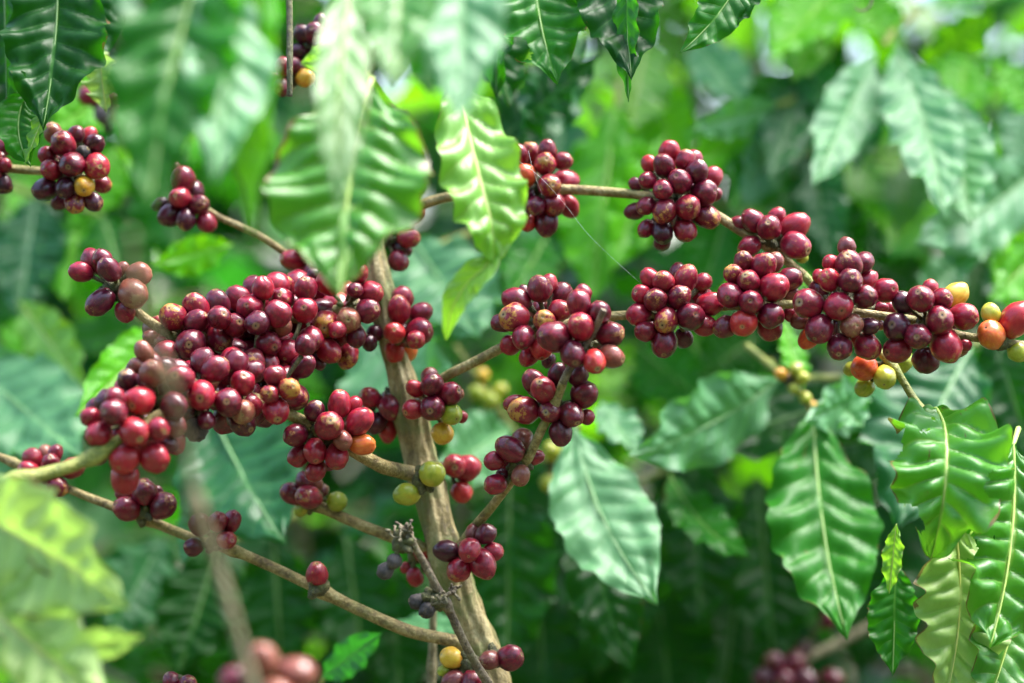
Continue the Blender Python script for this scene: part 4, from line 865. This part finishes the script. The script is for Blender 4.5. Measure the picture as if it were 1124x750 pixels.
def shrub(x, y, label, mats, z0=.80, z1=1.92, reach=.34, n=96, group='coffee shrubs blurred behind the fruit', size=(.12, .18), seed=0):
    rnd = random.Random(seed)
    t = thing('coffee_shrub', Vector((x, y, 0)), label, 'shrub', group)
    o0 = Vector((x, y, 0))
    top = z1 + .06
    st = [(Vector((x + .03 * math.sin(h * 3 + seed), y + .03 * math.cos(h * 2.3 + seed), h * top)), .013 * (1.2 - h)) for h in [i / 8 for i in range(9)]]
    parts = [tube(catmull(st, 4), 9, .1)]
    spots = []
    nl = max(1, n // 8)
    for i in range(nl):
        h = z0 + (z1 - z0) * (i + rnd.random() * .8) / nl
        az = i * 2.4 + rnd.uniform(-.5, .5)
        ln = reach * rnd.uniform(.75, 1.2) * (1.15 - .45 * (h - z0) / (z1 - z0))
        b = Vector((x, y, h)); dr = Vector((math.cos(az), math.sin(az), .25))
        pts = [(b + dr * ln * s + Vector((0, 0, -.22 * ln * s * s)), .0035 * (1.15 - .7 * s)) for s in (0, .35, .7, 1)]
        parts.append(tube(catmull(pts, 4), 7, .08))
        side = Vector((-dr.y, dr.x, 0))
        for k in range(8):
            s = .22 + .78 * (k // 2 + .5) / 4
            p = b + dr * ln * s + Vector((0, 0, -.22 * ln * s * s))
            sg = 1 if k % 2 else -1
            d = dr * rnd.uniform(.2, .8) + side * sg * rnd.uniform(.7, 1.1) + Vector((0, 0, rnd.uniform(-.75, .15)))
            spots.append((p, d))
    V, F = join(parts)
    mesh_obj('stem', V, F, BARK['brown'], t, o0)
    for (p, d) in spots[:99]:
        o = bpy.data.objects.new('leaf', rnd.choice(BG))
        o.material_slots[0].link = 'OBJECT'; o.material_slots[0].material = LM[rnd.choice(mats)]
        leaf_orient(o, d, Vector((rnd.uniform(-.3, .3), rnd.uniform(-.5, .2), 1)), rnd.uniform(-.5, .5))
        s = rnd.uniform(*size); o.scale = (s, s, s)
        o.location = p - o0
        link(o, t)
    return t

G1 = ['mid', 'teal', 'mid', 'dark']; G2 = ['dark', 'dark', 'teal', 'mid']; G3 = ['bright', 'fresh', 'pale', 'teal', 'pale']; G4 = ['pale', 'teal', 'mid', 'bright']  # leaf mixes by zone, light and shade partly put into blade colour
shrub(-.82, 1.72, 'blurred green shrub at the edge, behind the twig with a yellow cherry', G1, seed=1)
shrub(-.42, 1.80, 'blurred green shrub behind the bluish leaves and the shrivelled tip bunch', G1 + ['bright'], seed=2)
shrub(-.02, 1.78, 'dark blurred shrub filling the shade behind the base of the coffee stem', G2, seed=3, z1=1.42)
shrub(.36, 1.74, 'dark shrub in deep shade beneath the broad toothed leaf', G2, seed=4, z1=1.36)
shrub(.80, 1.78, 'pale and green blurred shrub behind the ragged hanging leaves', G4, seed=5)
shrub(.16, 2.20, 'bright green blurred shrub beyond the upper round bunches', ['bright', 'bright', 'fresh', 'lime', 'bright'], seed=6, z0=1.12)
shrub(.58, 2.22, 'bright lime and whitish shrub beyond the fan of pale leaves', G3, seed=7, z0=1.0)
shrub(-.66, 2.35, 'green shrub seen as soft round spots beside the stacked purple bunch', G1 + ['pale'], seed=8)
shrub(-.22, 2.40, 'green shrub glimpsed in the gaps around the heavy crowded branch', G1 + ['bright'], seed=9)
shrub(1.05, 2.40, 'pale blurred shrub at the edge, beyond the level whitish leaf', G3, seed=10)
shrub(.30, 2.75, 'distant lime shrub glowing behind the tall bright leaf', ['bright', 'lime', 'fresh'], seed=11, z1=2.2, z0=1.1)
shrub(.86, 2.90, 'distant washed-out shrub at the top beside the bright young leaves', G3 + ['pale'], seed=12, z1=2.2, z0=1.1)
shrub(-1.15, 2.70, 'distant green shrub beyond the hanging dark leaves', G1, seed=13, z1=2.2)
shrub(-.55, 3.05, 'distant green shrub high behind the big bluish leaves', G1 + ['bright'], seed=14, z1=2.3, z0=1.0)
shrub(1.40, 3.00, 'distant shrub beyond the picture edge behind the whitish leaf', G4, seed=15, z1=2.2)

# thick undergrowth closing the view, one mass of small leaves plus added shade canopy
rnd = random.Random(99)
V, F, UV = [], [], []
for q in range(19600):
    if q < 8200: yy = rnd.uniform(3.4, 5.2); xx = rnd.uniform(-2.8, 2.8); hmax = 2.5 + .35 * noise.noise(Vector((xx * .8, yy, 0))) + .25 * (yy - 3.4)
    elif q < 12600: yy = rnd.uniform(-2.8, -1.3); xx = rnd.uniform(-3.2, 3.2); hmax = 3.0 + .3 * noise.noise(Vector((xx, yy, 0)))
    elif q < 17100: yy = rnd.uniform(-2.5, 4.5); xx = rnd.choice((-1, 1)) * rnd.uniform(1.9, 2.9); hmax = 2.8 + .3 * noise.noise(Vector((xx, yy, 0)))
    else: yy = rnd.uniform(1.55, 2.0); xx = rnd.uniform(-.45, .62); hmax = 0  # unseen stemless leaves added above the frame to shade the lower centre
    p = Vector((xx, yy, rnd.uniform(.05, hmax) if hmax else rnd.uniform(1.86, 2.45)))
    d = Vector((rnd.gauss(0, 1), rnd.gauss(-.3, .8), rnd.uniform(-1.0, .3))).normalized()
    s = d.cross(Vector((rnd.gauss(0, .4), rnd.gauss(-.5, .4), 1))); s.normalize(); n = s.cross(d)
    L = rnd.uniform(.15, .25); W = L * .22
    b = len(V)
    for (a, w, z) in ((0, 0, 0), (.3, .85, .10), (.55, 1, .08), (.8, .55, -.02)):
        if w == 0: V.append(p); UV.append((0, .5)); continue
        V += [p + d * L * a + s * W * w + n * L * z, p + d * L * a + n * L * (z - .06), p + d * L * a - s * W * w + n * L * z]
        UV += [(a, 1), (a, .5), (a, 0)]
    V.append(p + d * L - n * L * .14); UV.append((1, .5))
    F += [(b, b + 2, b + 1), (b, b + 3, b + 2)]
    for r_ in (1, 4):
        F += [(b + r_, b + r_ + 1, b + r_ + 4, b + r_ + 3), (b + r_ + 1, b + r_ + 2, b + r_ + 5, b + r_ + 4)]
    F += [(b + 7, b + 8, b + 10), (b + 8, b + 9, b + 10)]
ug = mesh_obj('undergrowth_and_shade_canopy', V, F, LM['dark'], None, None, UV)
ug['kind'] = 'stuff'

# ground
m, nt = mat_new('soil'); t = NT(nt)
tc = t.n('ShaderNodeTexCoord'); n1 = t.noise(tc.outputs['Object'], 3., 6, .7); n2 = t.noise(tc.outputs['Object'], 40., 4)
b = t.n('ShaderNodeBsdfPrincipled'); b.inputs['Roughness'].default_value = .9
t.link(t.mix(t.step(n1, .45, .6), t.mix(n2, C4((.05, .032, .018)), C4((.12, .08, .045))), C4((.045, .08, .02))), b.inputs['Base Color'])
o = t.n('ShaderNodeOutputMaterial'); t.link(b.outputs[0], o.inputs[0])
N = 40
gv = []
def gc(i): s = (i / N) * 2 - 1; return 300 * s * abs(s) ** 2.5
for i in range(N + 1):
    for j in range(N + 1):
        x, y = gc(i), gc(j)
        gv.append(Vector((x, y, .03 * noise.noise(Vector((x, y, 0))))))
gf = [(i * (N + 1) + j, (i + 1) * (N + 1) + j, (i + 1) * (N + 1) + j + 1, i * (N + 1) + j + 1) for i in range(N) for j in range(N)]
gr = mesh_obj('ground', gv, gf, m); gr['kind'] = 'structure'

# ================================================================== light, sky, camera
SUN_EL, SUN_AZ = 66.0, 70.0       # azimuth measured from +Y toward +X
w = bpy.data.worlds.new('World'); scene.world = w; w.use_nodes = True
nt = w.node_tree; nt.nodes.clear()
sky = nt.nodes.new('ShaderNodeTexSky'); sky.sky_type = 'NISHITA'; sky.sun_disc = False
sky.sun_elevation = math.radians(SUN_EL); sky.sun_rotation = math.radians(SUN_AZ)
sky.air_density = 1.0; sky.dust_density = 3.0; sky.ozone_density = 1.0
bg = nt.nodes.new('ShaderNodeBackground'); bg.inputs[1].default_value = .13
wo = nt.nodes.new('ShaderNodeOutputWorld')
nt.links.new(sky.outputs[0], bg.inputs[0]); nt.links.new(bg.outputs[0], wo.inputs[0])
sl = bpy.data.lights.new('sun', 'SUN'); sl.energy = 1.9; sl.angle = math.radians(36); sl.color = (1, .985, .95)
so = bpy.data.objects.new('sun', sl); COL.objects.link(so)
e, a = math.radians(SUN_EL), math.radians(SUN_AZ)
dv = Vector((math.sin(a) * math.cos(e), math.cos(a) * math.cos(e), math.sin(e)))
so.rotation_mode = 'QUATERNION'; so.rotation_quaternion = dv.to_track_quat('Z', 'Y')

cd = bpy.data.cameras.new('camera'); cd.lens = LENS; cd.sensor_width = SENSOR; cd.clip_start = .02; cd.clip_end = 1000
cd.dof.use_dof = True; cd.dof.focus_distance = FOCUS; cd.dof.aperture_fstop = FSTOP; cd.dof.aperture_blades = 0
co = bpy.data.objects.new('camera', cd); COL.objects.link(co)
co.location = (0, 0, CAMZ); co.rotation_euler = (PI / 2, 0, 0)
scene.camera = co

scene.view_settings.view_transform = 'Standard'; scene.view_settings.look = 'None'
scene.view_settings.exposure = 2.78; scene.view_settings.gamma = 1.0; scene.view_settings.use_curve_mapping = False
try:
    scene.cycles.use_denoising = True
    scene.cycles.max_bounces = 8; scene.cycles.transmission_bounces = 6; scene.cycles.diffuse_bounces = 4; scene.cycles.glossy_bounces = 3
except Exception: pass
